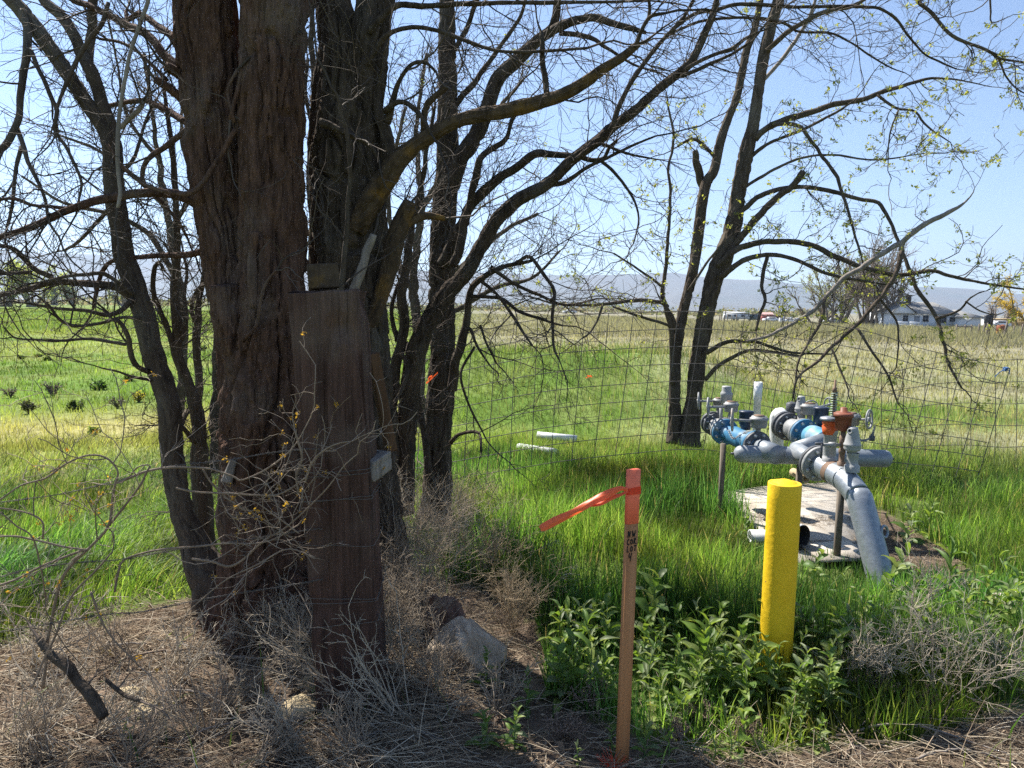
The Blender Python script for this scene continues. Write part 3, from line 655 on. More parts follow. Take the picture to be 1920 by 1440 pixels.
class Tree:
    def __init__(s, name, label, base, group=None, mat='bark_dark', twigc=(.085, .068, .055), seed=1):
        s.t = thing(name, label, 'tree', base, group); s.mat = mat; s.seeds = []; s.r = np.random.default_rng(seed); s.twigc = np.array(twigc); s.k = seed * 31; s.thin = 1.0; s.thin_trunk = 1.0
    def limb(s, px, Y0, Y1, name='limb', mat=None, k=None, tw=1.0, lo=.15, amp=None, wob=.0, ridges=None, sub=None):
        k = k if k is not None else (s.thin if name != 'trunk' else s.thin_trunk)
        px = [(a, b, c * k) for a, b, c in px]
        big = max(p[2] for p in px)
        Lp = sum(math.hypot(px[i + 1][0] - px[i][0], px[i + 1][1] - px[i][1]) for i in range(len(px) - 1))
        s.k += 1
        med = float(np.median([p[2] for p in px]))
        if med > 35: n, sides = int(Lp / 3.8), 150
        elif big > 14: n, sides = int(Lp / 4), 60
        elif big > 7: n, sides = max(10, int(Lp / 6)), 22
        else: n, sides = max(8, int(Lp / 9)), 9
        pts, rad = limb_points(px, Y0, Y1, n)
        # natural wander
        arc = np.concatenate([[0], np.cumsum(np.linalg.norm(np.diff(pts, axis=0), axis=1))])
        if big < 14:
            wd = np.stack([vn(arc / .10, 0 * arc + q * 7.3, s.k) - .5 for q in range(3)], -1) * (rad[:, None] * .55 + .003)
            pts = pts + wd * np.minimum(1, arc / .05)[:, None]
        rm = None
        if big > 7:
            th = np.arange(sides) * 2 * math.pi / sides
            TH, S = np.meshgrid(th, arc)
            rg = ridges or (20 if med > 35 else (12 if big > 14 else 8))
            h = barkh(TH, S, rg, s.k, .15 if med > 35 else .09)
            a = amp if amp is not None else (.17 if med > 35 else .17)
            lump = vn(TH / (2 * math.pi) * 3, S / .28, s.k + 50, 3) - .5
            rm = 1 + a * (h - .65) * 2 + lump * (.16 if big > 14 else .12)
        elif big > 3:
            rm = 1 + (s.r.random((n, sides)) - .5) * .22
        mb = MB().add(*tube(pts, rad, sides, True, rm))
        o = part(s.t, name, mb, M[mat or s.mat])
        if tw > 0: s.seeds.append((pts, rad, tw, lo, arc[-1]))
        return o
    def twigs(s, dens=9.0, L1=(.25, .75), L2=(.10, .36), L3=(.04, .15), n2=6, n3=3, r3=.0011, up=.02, leafn=0, leafc=None, leafsz=.02, rmax=.006, wig=.2):
        st, dd, rr = [], [], []
        for pts, rad, tw, lo, L in s.seeds:
            m = max(1, int(L * dens * tw)); f = s.r.uniform(lo, 1, m) * (len(pts) - 1); k = np.clip(f.astype(int), 0, len(pts) - 2); fr = (f - k)[:, None]
            p = pts[k] * (1 - fr) + pts[k + 1] * fr; t = nrm(pts[k + 1] - pts[k]); q = s.r.normal(size=(m, 3)); q = nrm(q - t * (q * t).sum(1, keepdims=True))
            a = s.r.uniform(.5, 1.25, m)[:, None]
            st.append(p); dd.append(nrm(t * np.cos(a) + q * np.sin(a))); rr.append(np.minimum(rad[k] * .6, s.r.uniform(.5, 1, m) * rmax))
            # the limb's own tip carries on as a twig
            st.append(pts[-1:]); dd.append(nrm(pts[-1:] - pts[-2:-1])); rr.append(rad[-1:] * .9)
        st, dd, rr = np.concatenate(st), np.concatenate(dd), np.concatenate(rr); rr = np.minimum(rr, rmax)
        P1, R1 = grow(st, dd, s.r.uniform(*L1, len(st)) * (.5 + .5 * np.minimum(1, rr / .004)), rr, r3 * 1.4, 9, wig, up, s.r)
        a, b, c = sprout(P1, R1, n2, .12, 1, (.5, 1.2), s.r)
        P2, R2 = grow(a, b, s.r.uniform(*L2, len(a)), np.minimum(c * .75, .0026), r3 * 1.1, 6, wig * 1.2, up, s.r)
        a, b, c = sprout(P2, R2, n3, .1, 1, (.5, 1.2), s.r)
        P3, R3 = grow(a, b, s.r.uniform(*L3, len(a)), np.minimum(c, r3 * 1.2), r3 * .75, 4, wig * 1.2, up, s.r)
        mb = MB(); n = 0
        for Pn, Rn, sd, kk in ((P1, R1, 4, .9), (P2, R2, 3, 1.1), (P3, R3, 3, 1.3)):
            V, Q = btubes(Pn, Rn, sd); col = s.twigc * kk * np.repeat(s.r.uniform(.6, 1.4, len(Pn)), Pn.shape[1] * sd)[:, None]; mb.add(V, Q, None, col)
        part(s.t, 'twigs', mb, M['twig'])
        if leafn:
            pts = np.concatenate([P2[:, 1:].reshape(-1, 3), P3[:, 1:].reshape(-1, 3)])
            hub = pts[s.r.integers(0, len(pts), leafn // 7 + 1)]; c = np.repeat(hub, 7, 0)[:leafn] + s.r.normal(0, leafsz * .42, (leafn, 3))
            leaves(s.t, c, leafsz, leafc, s.r)

# --- big red-brown double trunk
A = Tree('old_tree', 'massive double-trunked old tree with shaggy red-brown bark behind the timber post', G(505, 1180), mat='bark_red', seed=3)
A.limb([(514, -150, 66), (515, -40, 63), (512, 120, 59), (511, 240, 56), (513, 480, 60), (509, 620, 70), (502, 760, 78), (500, 900, 78), (506, 1050, 84), (512, 1140, 98), (516, 1215, 128)], 3.42, 3.42, 'trunk', tw=0)
A.limb([(372, -150, 62), (380, -40, 58), (390, 120, 54), (402, 260, 50), (420, 400, 48), (438, 520, 46), (452, 620, 48), (468, 720, 54), (478, 850, 50), (478, 1000, 52), (470, 1110, 62), (455, 1190, 92)], 3.50, 3.46, 'trunk', tw=0)
A.limb([(420, 534, 24), (424, 560, 27), (438, 625, 30), (460, 710, 28)], 3.30, 3.36, 'broken_stub', tw=0)
A.limb([(479, 434, 7), (474, 470, 8), (472, 520, 9), (474, 575, 8)], 3.22, 3.26, 'dead_snag', tw=.2)
A.limb([(452, 1040, 16), (455, 900, 16), (457, 818, 14), (456, 812, 12)], 3.28, 3.30, 'broken_stub', tw=0)
A.limb([(345, 142, 12), (317, 113, 9), (283, 73, 8), (233, 43, 7), (187, 20, 6), (140, 0, 5), (90, -25, 4)], 3.5, 3.9, tw=1.2)
A.limb([(313, 150, 4), (300, 137, 3.5), (267, 103, 3), (227, 80, 3), (187, 73, 2.5)], 3.6, 3.8, tw=1)
A.limb([(352, 195, 9), (330, 177, 8), (313, 163, 8), (288, 148, 6.5)], 3.48, 3.4, tw=.4)
A.limb([(346, 145, 10), (328, 132, 10), (311, 124, 10)], 3.45, 3.38, tw=.2)
A.limb([(350, 90, 8), (320, 65, 7), (290, 45, 6), (262, 28, 5), (240, 36, 4), (236, 20, 3)], 3.55, 3.9)
A.limb([(380, 390, 10), (333, 367, 9), (267, 363, 8), (200, 371, 8), (133, 390, 7), (100, 407, 7), (50, 430, 6), (-30, 452, 5)], 3.5, 3.3, tw=1.6)
A.limb([(130, 391, 4), (95, 388, 3.5), (60, 385, 3), (20, 372, 3), (-20, 380, 2)], 3.4, 3.3)
A.limb([(358, 237, 6), (317, 267, 5.5), (283, 293, 5), (267, 320, 4.5), (272, 350, 4), (300, 375, 3.5), (330, 410, 3), (350, 445, 2.5)], 3.5, 3.7)
A.limb([(442, 243, 5), (417, 290, 5), (383, 340, 5), (357, 363, 5), (317, 360, 4), (267, 343, 3.5), (227, 310, 3), (200, 267, 2.5)], 3.30, 3.25)
A.limb([(455, 100, 4), (448, 160, 4), (436, 200, 4), (430, 225, 3)], 3.32, 3.30, tw=.6)
A.limb([(440, 230, 3), (428, 170, 3), (445, 130, 3)], 3.3, 3.3, tw=.6)
A.limb([(350, 230, 7), (310, 205, 6), (270, 190, 5), (220, 195, 4), (170, 205, 3)], 3.6, 4.1, tw=1.4)
A.limb([(390, 470, 7), (350, 476, 6), (300, 478, 5), (250, 482, 4.5), (212, 490, 4), (190, 512, 4), (180, 550, 3.5), (176, 578, 3)], 3.55, 3.8, tw=1.0)
A.limb([(455, 640, 4), (480, 610, 3.5), (487, 570, 3), (500, 530, 2.5), (520, 505, 2)], 3.22, 3.15, tw=.5)
A.twigs(6, L1=(.2, .6), n2=5, n3=2)

# --- dark trunk behind the post, with the lichened limb
B = Tree('lichened_tree', 'dark forked tree behind the post with a long orange-lichened limb', G(700, 1105), mat='bark_dark', seed=5)
B.limb([(590, -140, 24), (612, -40, 28), (626, 20, 33), (640, 90, 42), (646, 180, 58), (650, 270, 66), (651, 400, 67), (660, 520, 60), (672, 650, 54), (690, 780, 50), (700, 900, 48), (706, 1020, 54), (708, 1120, 76)], 3.75, 3.75, 'trunk', tw=0)
B.limb([(720, -140, 30), (710, -40, 33), (697, 40, 35), (682, 130, 40), (670, 240, 44), (664, 330, 40)], 3.72, 3.72, 'trunk', tw=0)
B.limb([(668, 430, 18), (690, 385, 22), (722, 335, 21), (750, 297, 18), (785, 268, 15), (830, 240, 13), (860, 226, 13), (910, 214, 13), (960, 205, 13), (1010, 192, 12), (1060, 175, 11), (1100, 152, 10), (1130, 130, 9), (1165, 108, 8), (1190, 88, 7), (1198, 82, 6)], 3.6, 3.2, mat='bark_moss', tw=.55, lo=.25)
B.limb([(1190, 90, 5), (1200, 65, 4), (1212, 42, 4), (1222, 30, 3.5), (1245, 25, 3)], 3.2, 3.15, tw=.8)
B.limb([(1216, 38, 3.5), (1218, 10, 3), (1212, -30, 3)], 3.2, 3.15)
B.limb([(675, 640, 12), (700, 590, 15), (725, 520, 16), (742, 450, 16), (758, 405, 15), (770, 382, 14), (772, 378, 10)], 3.66, 3.6, mat='bark_moss', tw=.3)
B.limb([(755, 425, 9), (780, 410, 8), (800, 405, 7), (835, 410, 4)], 3.62, 3.6, mat='bark_moss', tw=.4)
B.limb([(735, 320, 12), (725, 265, 12), (712, 215, 11), (697, 165, 10)], 3.65, 3.68, tw=.4)
B.limb([(795, 250, 7), (797, 215, 6), (806, 190, 6), (825, 172, 6), (838, 160, 7)], 3.5, 3.45, mat='bark_moss', tw=.4)
B.limb([(725, 230, 8), (735, 190, 6), (750, 150, 4), (775, 120, 3.5), (800, 118, 3), (818, 135, 2.5)], 3.6, 3.4, tw=1)
B.limb([(720, 210, 6), (745, 190, 5), (775, 200, 4.5), (795, 225, 4), (808, 250, 3)], 3.55, 3.4, tw=1)
B.limb([(690, 60, 7), (740, 14, 6), (800, 12, 5), (860, 8, 5), (940, 6, 4), (1020, 5, 4), (1100, 4, 3), (1220, 2, 2)], 3.6, 3.3, tw=1.3)
B.limb([(690, 120, 5), (720, 70, 5), (770, 52, 4), (830, 60, 4), (880, 80, 3.5), (930, 95, 3), (990, 97, 3), (1100, 90, 2.5)], 3.6, 3.3, tw=1.3)
B.limb([(1025, 178, 6), (1018, 120, 5.5), (1017, 85, 5), (1013, 60, 4)], 3.35, 3.4, tw=.6)
B.limb([(600, 230, 8), (640, 245, 6), (690, 268, 5), (712, 300, 3)], 3.5, 3.5, tw=.4)
B.limb([(625, 700, 9), (650, 420, 4), (655, 300, 4), (640, 200, 3.5), (620, 160, 3)], 3.4, 3.3, tw=.6)
B.limb([(648, 620, 10), (665, 540, 9), (690, 470, 8), (700, 440, 6)], 3.5, 3.5, 'broken_stub', mat='grey_wood', tw=.1)
B.twigs(6, L1=(.2, .65), n2=5, n3=2)

# --- straight tree in the middle with the great right-leaning limb
C = Tree('leaning_tree', 'dark tree with straight trunk and long limbs arching to the right', G(818, 995), mat='bark_dark', seed=7)
C.thin = .86
C.limb([(838, -120, 13), (838, 0, 15), (839, 160, 18), (838, 320, 21), (831, 440, 23), (828, 540, 23), (829, 660, 23), (825, 760, 25), (820, 870, 26), (817, 950, 30), (815, 1010, 44)], 4.9, 4.9, 'trunk', tw=.35, lo=0)
C.limb([(755, 960, 24), (758, 860, 23), (766, 750, 22), (783, 650, 21), (827, 563, 19), (873, 512, 17), (905, 458, 16), (933, 412, 15), (973, 374, 14), (1023, 347, 13), (1073, 300, 12), (1123, 263, 11.5), (1147, 240, 11), (1190, 208, 10), (1240, 163, 9), (1280, 132, 9), (1298, 112, 9), (1317, 73, 8), (1340, 17, 7), (1352, -60, 6)], 4.6, 4.2, tw=.7, lo=.3)
C.limb([(1145, 243, 6), (1173, 173, 5.5), (1220, 103, 5), (1260, 57, 4.5), (1283, 30, 4), (1312, -20, 3.5)], 4.2, 4.1)
C.limb([(1285, 130, 4.5), (1337, 103, 4), (1370, 92, 4.5), (1397, 73, 3.5), (1423, 60, 2.5)], 4.2, 4.2)
C.limb([(1278, 143, 4.5), (1330, 120, 4), (1380, 97, 3), (1413, 73, 2.5), (1440, 40, 2)], 4.2, 4.3)
C.limb([(1262, 55, 4), (1300, 28, 4), (1347, 17, 4), (1380, 8, 4), (1447, 10, 4), (1513, 13, 3.5), (1613, 13, 3.5), (1653, 16, 3), (1680, 37, 3), (1700, 63, 2.5), (1730, 97, 2), (1763, 117, 2), (1793, 130, 1.5)], 4.2, 4.6, tw=1.0)
C.limb([(1250, 68, 3.5), (1280, 53, 3), (1330, 37, 3), (1397, 33, 3), (1467, 43, 3), (1497, 60, 2.5), (1557, 62, 2.5), (1590, 77, 2), (1630, 103, 2), (1670, 127, 1.5), (1697, 137, 1)], 4.2, 4.6, tw=1.0)
C.limb([(845, 350, 18), (862, 300, 17), (887, 263, 17), (913, 207, 16), (933, 150, 15), (973, 110, 14), (1007, 77, 12), (1038, 47, 9), (1045, 0, 8), (1048, -60, 7)], 4.85, 4.7, tw=.9)
C.limb([(1015, 70, 10), (1050, 50, 10), (1083, 37, 9), (1113, 32, 8), (1147, 43, 7), (1180, 53, 6), (1212, 60, 4)], 4.7, 4.5)
C.limb([(1050, 62, 6), (1107, 70, 5), (1133, 87, 4), (1157, 103, 3), (1190, 122, 2.5), (1235, 137, 2)], 4.7, 4.4)
C.limb([(830, 495, 13), (845, 455, 12), (867, 417, 12), (900, 367, 11), (940, 333, 10), (973, 310, 9), (1000, 290, 8.5), (1040, 290, 7), (1083, 293, 6), (1113, 300, 5), (1132, 296, 4), (1142, 277, 4), (1157, 263, 3)], 4.8, 4.4, tw=1.0)
C.limb([(1125, 300, 4), (1150, 320, 3.5), (1180, 360, 3), (1193, 387, 2.5), (1197, 417, 2), (1187, 457, 1.5)], 4.45, 4.3, tw=1.2)
C.limb([(850, 500, 10), (866, 440, 9.5), (880, 383, 9), (893, 320, 8), (903, 293, 7), (930, 275, 6), (950, 258, 5), (963, 222, 4), (990, 190, 3)], 4.7, 4.5)
C.limb([(1020, 350, 5), (1060, 340, 5), (1095, 318, 4), (1130, 300, 3.5), (1180, 275, 3), (1230, 255, 2)], 4.4, 4.2)
C.limb([(1075, 300, 4), (1120, 270, 3.5), (1165, 285, 3), (1218, 297, 2)], 4.3, 4.2, tw=.8)
C.limb([(847, 730, 11), (855, 675, 10.5), (873, 613, 9), (885, 545, 7), (910, 517, 6), (945, 500, 5), (985, 492, 4), (1000, 488, 3)], 4.7, 4.4, tw=1.2)
C.limb([(970, 492, 4), (993, 482, 4), (1023, 520, 4), (1038, 547, 4), (1035, 597, 3.5), (1040, 653, 3), (1048, 674, 2)], 4.4, 4.1, tw=.8)
C.limb([(900, 525, 4), (927, 547, 3.5), (960, 590, 3.5), (980, 623, 3), (997, 648, 2)], 4.5, 4.2, tw=1)
C.limb([(885, 555, 4), (940, 560, 4), (975, 585, 3.5), (1020, 600, 3), (1055, 610, 2)], 4.5, 4.3, tw=1)
C.limb([(868, 620, 5), (880, 615, 4), (893, 647, 3), (917, 684, 2)], 4.6, 4.4, tw=1)
C.limb([(900, 610, 3), (915, 650, 2.5), (930, 680, 2)], 4.5, 4.4, tw=1)
C.limb([(920, 500, 5), (960, 530, 4), (1010, 553, 3.5), (1060, 572, 3), (1120, 560, 2)], 4.4, 4.6, tw=1.2)
C.limb([(850, 200, 7), (885, 160, 6), (930, 100, 5), (975, 30, 4), (990, -30, 3)], 4.9, 4.6, tw=1.4)
C.limb([(830, 120, 6), (870, 60, 5.5), (905, -30, 5)], 4.9, 4.7, tw=1.4)
C.limb([(815, 940, 10), (800, 860, 8), (790, 780, 7), (775, 700, 6), (760, 640, 5)], 4.7, 4.8, tw=1.2)
C.limb([(890, 650, 3), (865, 700, 3), (880, 760, 2.5), (905, 810, 2)], 4.6, 4.4, tw=.6)
C.limb([(845, 830, 5), (860, 815, 4), (898, 812, 3.5), (903, 848, 2.5)], 4.6, 4.3, tw=.3)
C.twigs(6.5, L1=(.2, .7), n2=5, n3=2, rmax=.005)

G2 = Tree('gap_stem', 'thin stem seen in the narrow gap between big trunk and lichened trunk', G(590, 960), None, 'bark_dark', seed=61)
G2.limb([(592, 965, 10), (590, 800, 9), (588, 600, 8), (586, 420, 7), (582, 300, 6), (590, 180, 6), (583, 80, 5), (590, -40, 4)], 5.2, 5.2, 'trunk', tw=1.2)
G2.limb([(586, 330, 4), (600, 280, 4), (612, 230, 3)], 5.2, 5.1)
G2.limb([(584, 230, 4), (572, 170, 3.5), (578, 110, 3)], 5.2, 5.3)
G2.twigs(12, L1=(.15, .45), n2=5, n3=3)
# --- slender stems between the post and the middle tree
S = Tree('thicket_stem', 'crooked thin stem rising between the timber post and the straight trunk', G(738, 985), 'thin stems behind the post', 'bark_dark', seed=11)
S.limb([(740, 990, 13), (736, 900, 12), (735, 790, 11), (742, 690, 10), (757, 600, 9), (753, 547, 9), (766, 480, 8), (772, 420, 6), (790, 350, 5), (800, 280, 4), (815, 200, 3)], 4.5, 4.5, 'trunk', tw=1.2)
S.limb([(745, 640, 5), (735, 580, 4), (748, 530, 3.5), (765, 500, 3)], 4.5, 4.6)
S.limb([(752, 660, 4), (764, 690, 4), (755, 730, 3.5), (735, 760, 3)], 4.4, 4.3, tw=.4)
S.twigs(10, L1=(.15, .5), n2=5, n3=3)

# --- slender leaning tree at the left
D = Tree('slender_tree', 'slender grey tree leaning left of the big trunk with a forked top', G(425, 1150), mat='bark_locust', seed=13)
D.limb([(-30, -60, 12), (20, -2, 13), (43, 23, 13), (77, 67, 13), (110, 113, 13), (140, 160, 13), (167, 200, 13), (197, 243, 14), (210, 277, 17), (213, 333, 17), (217, 383, 17), (227, 433, 17), (233, 480, 18), (247, 520, 19), (267, 580, 19), (283, 647, 19), (303, 707, 19), (317, 757, 19), (321, 813, 19), (327, 880, 20), (340, 955, 21), (360, 1005, 24), (380, 1053, 32), (405, 1100, 42), (425, 1160, 60)], 3.75, 3.6, 'trunk', tw=.35, lo=0)
D.limb([(60, -60, 8), (83, -2, 9), (113, 27, 10), (137, 63, 10), (157, 110, 11), (173, 143, 12), (190, 187, 11), (203, 227, 11), (211, 268, 12)], 3.8, 3.72, tw=.8, lo=0)
D.limb([(178, -60, 7), (177, -10, 8), (170, 67, 8), (167, 117, 8), (174, 150, 8)], 3.85, 3.78, tw=1.0, lo=0)
D.limb([(43, 20, 7), (50, 67, 7.5), (50, 93, 7), (43, 133, 6.5), (37, 200, 6), (30, 233, 6), (13, 267, 6), (-25, 295, 5)], 3.7, 3.4, tw=1)
D.limb([(32, 240, 4.5), (50, 293, 4), (67, 330, 3.5), (80, 360, 3), (87, 383, 3), (93, 417, 2.5), (110, 443, 2)], 3.5, 3.3, tw=1.2)
D.limb([(40, 275, 4), (27, 333, 3.5), (23, 383, 3), (13, 427, 2.5)], 3.5, 3.3, tw=1)
D.limb([(58, 95, 4), (80, 143, 4), (97, 187, 4), (107, 207, 4), (103, 240, 3.5), (110, 257, 3), (123, 273, 3), (140, 307, 3), (153, 343, 2.5), (147, 377, 2)], 3.6, 3.4, tw=1.3)
D.limb([(203, 5, 4), (190, 45, 4), (173, 67, 4), (143, 117, 4), (122, 160, 3.5), (107, 200, 3), (103, 240, 2.5)], 3.5, 3.4, tw=.8)
D.limb([(278, -30, 3), (277, 0, 3.5), (257, 57, 3.5), (240, 117, 3.5), (230, 167, 3.5), (223, 217, 3.5), (220, 283, 4), (223, 333, 3.5), (226, 362, 3.5), (220, 390, 3)], 3.2, 3.2, mat='grey_wood', tw=.25)
D.limb([(225, 240, 4.5), (245, 222, 4.5), (262, 205, 4.5), (268, 190, 3.5)], 3.6, 3.55, mat='grey_wood', tw=.3)
D.limb([(252, 560, 8), (225, 543, 7.5), (200, 536, 7), (150, 531, 6.5), (100, 530, 6), (50, 543, 5.5), (-20, 556, 5)], 3.65, 3.4, tw=1.4)
D.limb([(250, 552, 4), (215, 525, 4), (190, 512, 4), (160, 515, 3.5), (120, 520, 3), (80, 530, 2.5)], 3.6, 3.4, tw=1)
D.limb([(248, 560, 5), (232, 580, 5), (205, 590, 4.5), (165, 582, 3.5), (120, 580, 3), (60, 570, 2.5)], 3.6, 3.4, tw=1)
D.limb([(100, 520, 5), (62, 503, 5), (40, 480, 5), (22, 465, 4), (-20, 460, 3.5)], 3.45, 3.3, tw=1.2)
D.limb([(60, 510, 4), (30, 512, 3.5), (-20, 515, 3)], 3.4, 3.3, tw=1)
D.limb([(262, 597, 3.5), (230, 595, 3), (183, 607, 3), (140, 610, 3), (110, 598, 3), (90, 572, 2.5), (70, 555, 2)], 3.6, 3.3, tw=1.0)
D.limb([(280, 697, 5), (255, 684, 5), (243, 655, 5), (240, 630, 4.5), (228, 606, 4), (212, 598, 3)], 3.6, 3.4, tw=.8)
D.limb([(237, 646, 3.5), (173, 636, 3), (117, 640, 2.5), (67, 637, 2), (27, 633, 1.8), (5, 612, 1.2)], 3.4, 3.1, tw=1.0)
D.limb([(284, 713, 3), (250, 707, 2.5), (222, 697, 2), (190, 690, 1.5)], 3.6, 3.4, tw=.8)
D.limb([(215, 380, 4), (180, 420, 3.5), (150, 450, 3), (120, 470, 2.5)], 3.7, 3.9, tw=1.2)
D.limb([(222, 330, 4), (250, 300, 3.5), (262, 270, 3), (275, 220, 2.5), (290, 190, 2)], 3.7, 3.9, tw=1.2)
D.twigs(6, L1=(.2, .6), n2=5, n3=2)

# --- saplings just right of the slender tree
E1 = Tree('sapling', 'thin twisted sapling close beside the slender leaning tree', G(378, 1060), 'saplings beside the slender tree', 'bark_locust', seed=17)
E1.limb([(382, 1075, 16), (378, 960, 13), (371, 863, 12.5), (374, 813, 12), (367, 763, 12), (350, 713, 10), (333, 663, 9), (333, 613, 8.5), (327, 547, 8), (332, 480, 6), (330, 400, 5.5), (325, 300, 5), (316, 230, 4), (305, 150, 3)], 4.0, 4.0, 'trunk', tw=1)
E1.limb([(345, 703, 6), (330, 668, 5.5), (313, 613, 5), (293, 570, 5), (287, 525, 4.5), (290, 500, 4), (300, 492, 3.5), (308, 505, 3)], 4.0, 3.9)
E1.limb([(340, 640, 4), (350, 600, 4), (345, 550, 3.5), (352, 510, 3), (345, 480, 2.5)], 4.0, 4.1)
E1.limb([(352, 770, 5), (330, 805, 5), (312, 790, 3), (300, 795, 2)], 3.9, 3.7, tw=.5)
E1.limb([(365, 830, 5), (340, 800, 4), (325, 795, 3)], 3.9, 3.7, tw=.5)
E1.twigs(9, L1=(.15, .5), n2=5, n3=3)
E2 = Tree('sapling', 'slim upright sapling tight against the left flank of the big trunk', G(395, 1010), 'saplings beside the slender tree', 'bark_locust', seed=19)
E2.limb([(396, 1020, 9), (385, 880, 8), (372, 770, 8), (377, 730, 7), (370, 680, 7), (370, 613, 6.5), (374, 560, 5), (385, 500, 4)], 4.3, 4.3, 'trunk', tw=1.2)
E2.limb([(373, 620, 4), (360, 580, 4), (372, 540, 3.5), (395, 530, 3)], 4.3, 4.2)
E2.twigs(9, L1=(.15, .5), n2=5, n3=3)
E3 = Tree('far_trunk', 'straight dark trunk farther back between sapling and big trunk', G(405, 880), None, 'bark_dark', seed=23)
E3.limb([(405, 885, 11), (404, 800, 9), (407, 700, 8.5), (408, 600, 8), (404, 480, 7), (400, 300, 6), (395, 200, 5)], 6.0, 6.0, 'trunk', tw=1)
E3.twigs(5, L1=(.2, .6), n2=4, n3=2, r3=.0014)

# --- locust beyond the wire fence, just breaking into leaf
T = Tree('locust_tree', 'twin-trunked locust with sparse yellow-green leaves beyond the wire fence', G(1285, 812), mat='bark_locust', seed=29)
T.thin, T.thin_trunk = .80, .82
T.limb([(1482, -120, 10), (1460, 0, 12), (1450, 33, 12), (1437, 83, 12), (1427, 133, 12), (1420, 183, 12.5), (1413, 233, 14), (1400, 283, 16), (1387, 350, 17), (1375, 423, 19), (1357, 480, 20), (1343, 513, 20), (1327, 573, 19), (1318, 620, 18), (1308, 680, 17.5), (1301, 747, 18.5), (1294, 800, 21), (1290, 835, 28)], 8.4, 8.2, 'trunk', tw=.25, lo=0)
T.limb([(1445, -100, 6), (1424, 10, 7), (1413, 60, 8), (1400, 93, 8), (1390, 143, 8.5), (1380, 187, 8.5), (1367, 217, 9), (1350, 267, 10), (1340, 317, 10.5), (1322, 350, 11.5), (1312, 417, 12), (1302, 490, 12), (1291, 544, 11.5), (1280, 588, 12), (1270, 640, 12), (1265, 720, 12.5), (1265, 790, 15), (1266, 830, 20)], 8.5, 8.25, 'trunk', tw=.4, lo=0)
T.limb([(1320, 352, 9), (1311, 325, 9), (1305, 300, 8), (1302, 282, 6)], 8.5, 8.4, 'broken_stub', tw=.2)
T.limb([(1261, 720, 6), (1260, 653, 6), (1256, 609, 6), (1249, 577, 6), (1243, 544, 5), (1249, 500, 4.5), (1251, 470, 4), (1257, 367, 3.5), (1253, 317, 3), (1263, 260, 3), (1250, 180, 2)], 8.2, 8.0, tw=.8)
T.limb([(1272, 640, 6), (1262, 600, 6), (1250, 578, 5)], 8.3, 8.2, tw=.2)
T.limb([(1252, 575, 5), (1240, 568, 5), (1200, 563, 4.5), (1165, 567, 4), (1133, 571, 4), (1090, 572, 3), (1040, 569, 2.5), (990, 555, 2)], 8.2, 7.4, tw=1.0)
T.limb([(1130, 572, 3), (1120, 600, 2.5), (1108, 622, 2.5), (1092, 634, 2)], 7.8, 7.6, tw=.8)
T.limb([(1258, 612, 3.5), (1230, 602, 3.5), (1190, 590, 3), (1150, 575, 2.5)], 8.1, 7.8, tw=.8)
T.limb([(1245, 540, 3), (1225, 525, 3), (1190, 500, 2.5), (1150, 475, 2)], 8.1, 7.8, tw=.8)
T.limb([(1415, 262, 8), (1428, 248, 8), (1460, 230, 7.5), (1513, 213, 7), (1563, 197, 6.5), (1613, 187, 6), (1663, 170, 5), (1713, 155, 4), (1747, 147, 3), (1793, 150, 2), (1860, 163, 1)], 8.3, 7.4, tw=1.3)
T.limb([(1450, 234, 5), (1475, 232, 4.5), (1500, 238, 4.5), (1520, 263, 4), (1547, 300, 4), (1570, 333, 4), (1583, 373, 3.5), (1597, 420, 3), (1613, 475, 2.5)], 8.1, 7.4, tw=.8)
T.limb([(1645, 178, 3.5), (1680, 203, 3), (1713, 207, 2.5), (1730, 227, 2.5), (1753, 247, 2), (1783, 267, 1.2)], 7.8, 7.4, tw=1.3)
T.limb([(1685, 205, 2), (1668, 255, 1.8), (1665, 305, 1.2)], 7.6, 7.4, tw=1)
T.limb([(1437, 95, 6), (1473, 63, 6), (1513, 37, 5.5), (1557, 20, 5), (1597, 12, 4.5), (1650, -20, 4)], 8.3, 7.8, tw=1)
T.limb([(1430, 152, 4.5), (1457, 123, 4.5), (1480, 93, 4.5), (1497, 67, 4), (1520, 27, 4), (1535, -20, 3)], 8.5, 8.6, tw=1, mat='grey_wood')
T.limb([(1372, 470, 9), (1383, 453, 8.5), (1413, 417, 8), (1457, 370, 7.5), (1487, 347, 7.5), (1507, 320, 7.5)], 8.2, 7.9, tw=.4)
T.limb([(1385, 400, 6), (1400, 387, 6), (1423, 367, 6), (1453, 357, 5.5), (1493, 350, 5), (1533, 353, 5), (1573, 363, 5), (1613, 373, 4.5), (1647, 380, 4.5), (1667, 413, 4), (1683, 450, 4), (1695, 480, 4), (1720, 540, 4.5), (1747, 580, 4.5), (1760, 607, 4), (1770, 647, 3.5), (1780, 687, 3), (1804, 728, 2)], 8.2, 6.9, tw=.9)
T.limb([(1755, 597, 3.5), (1780, 590, 3), (1802, 580, 2.5), (1818, 560, 2), (1838, 548, 1.2)], 7.1, 7.0, tw=1)
T.limb([(1810, 565, 2), (1835, 582, 1.8), (1865, 590, 1.5), (1880, 587, 1)], 7.0, 6.9, tw=.5)
T.limb([(1345, 500, 9), (1365, 480, 8), (1397, 461, 7), (1447, 453, 6.5), (1513, 457, 6), (1560, 478, 6), (1613, 500, 5.5), (1680, 515, 5), (1747, 508, 4.5), (1780, 517, 4), (1847, 531, 3), (1925, 543, 2)], 8.2, 7.0, tw=1.3)
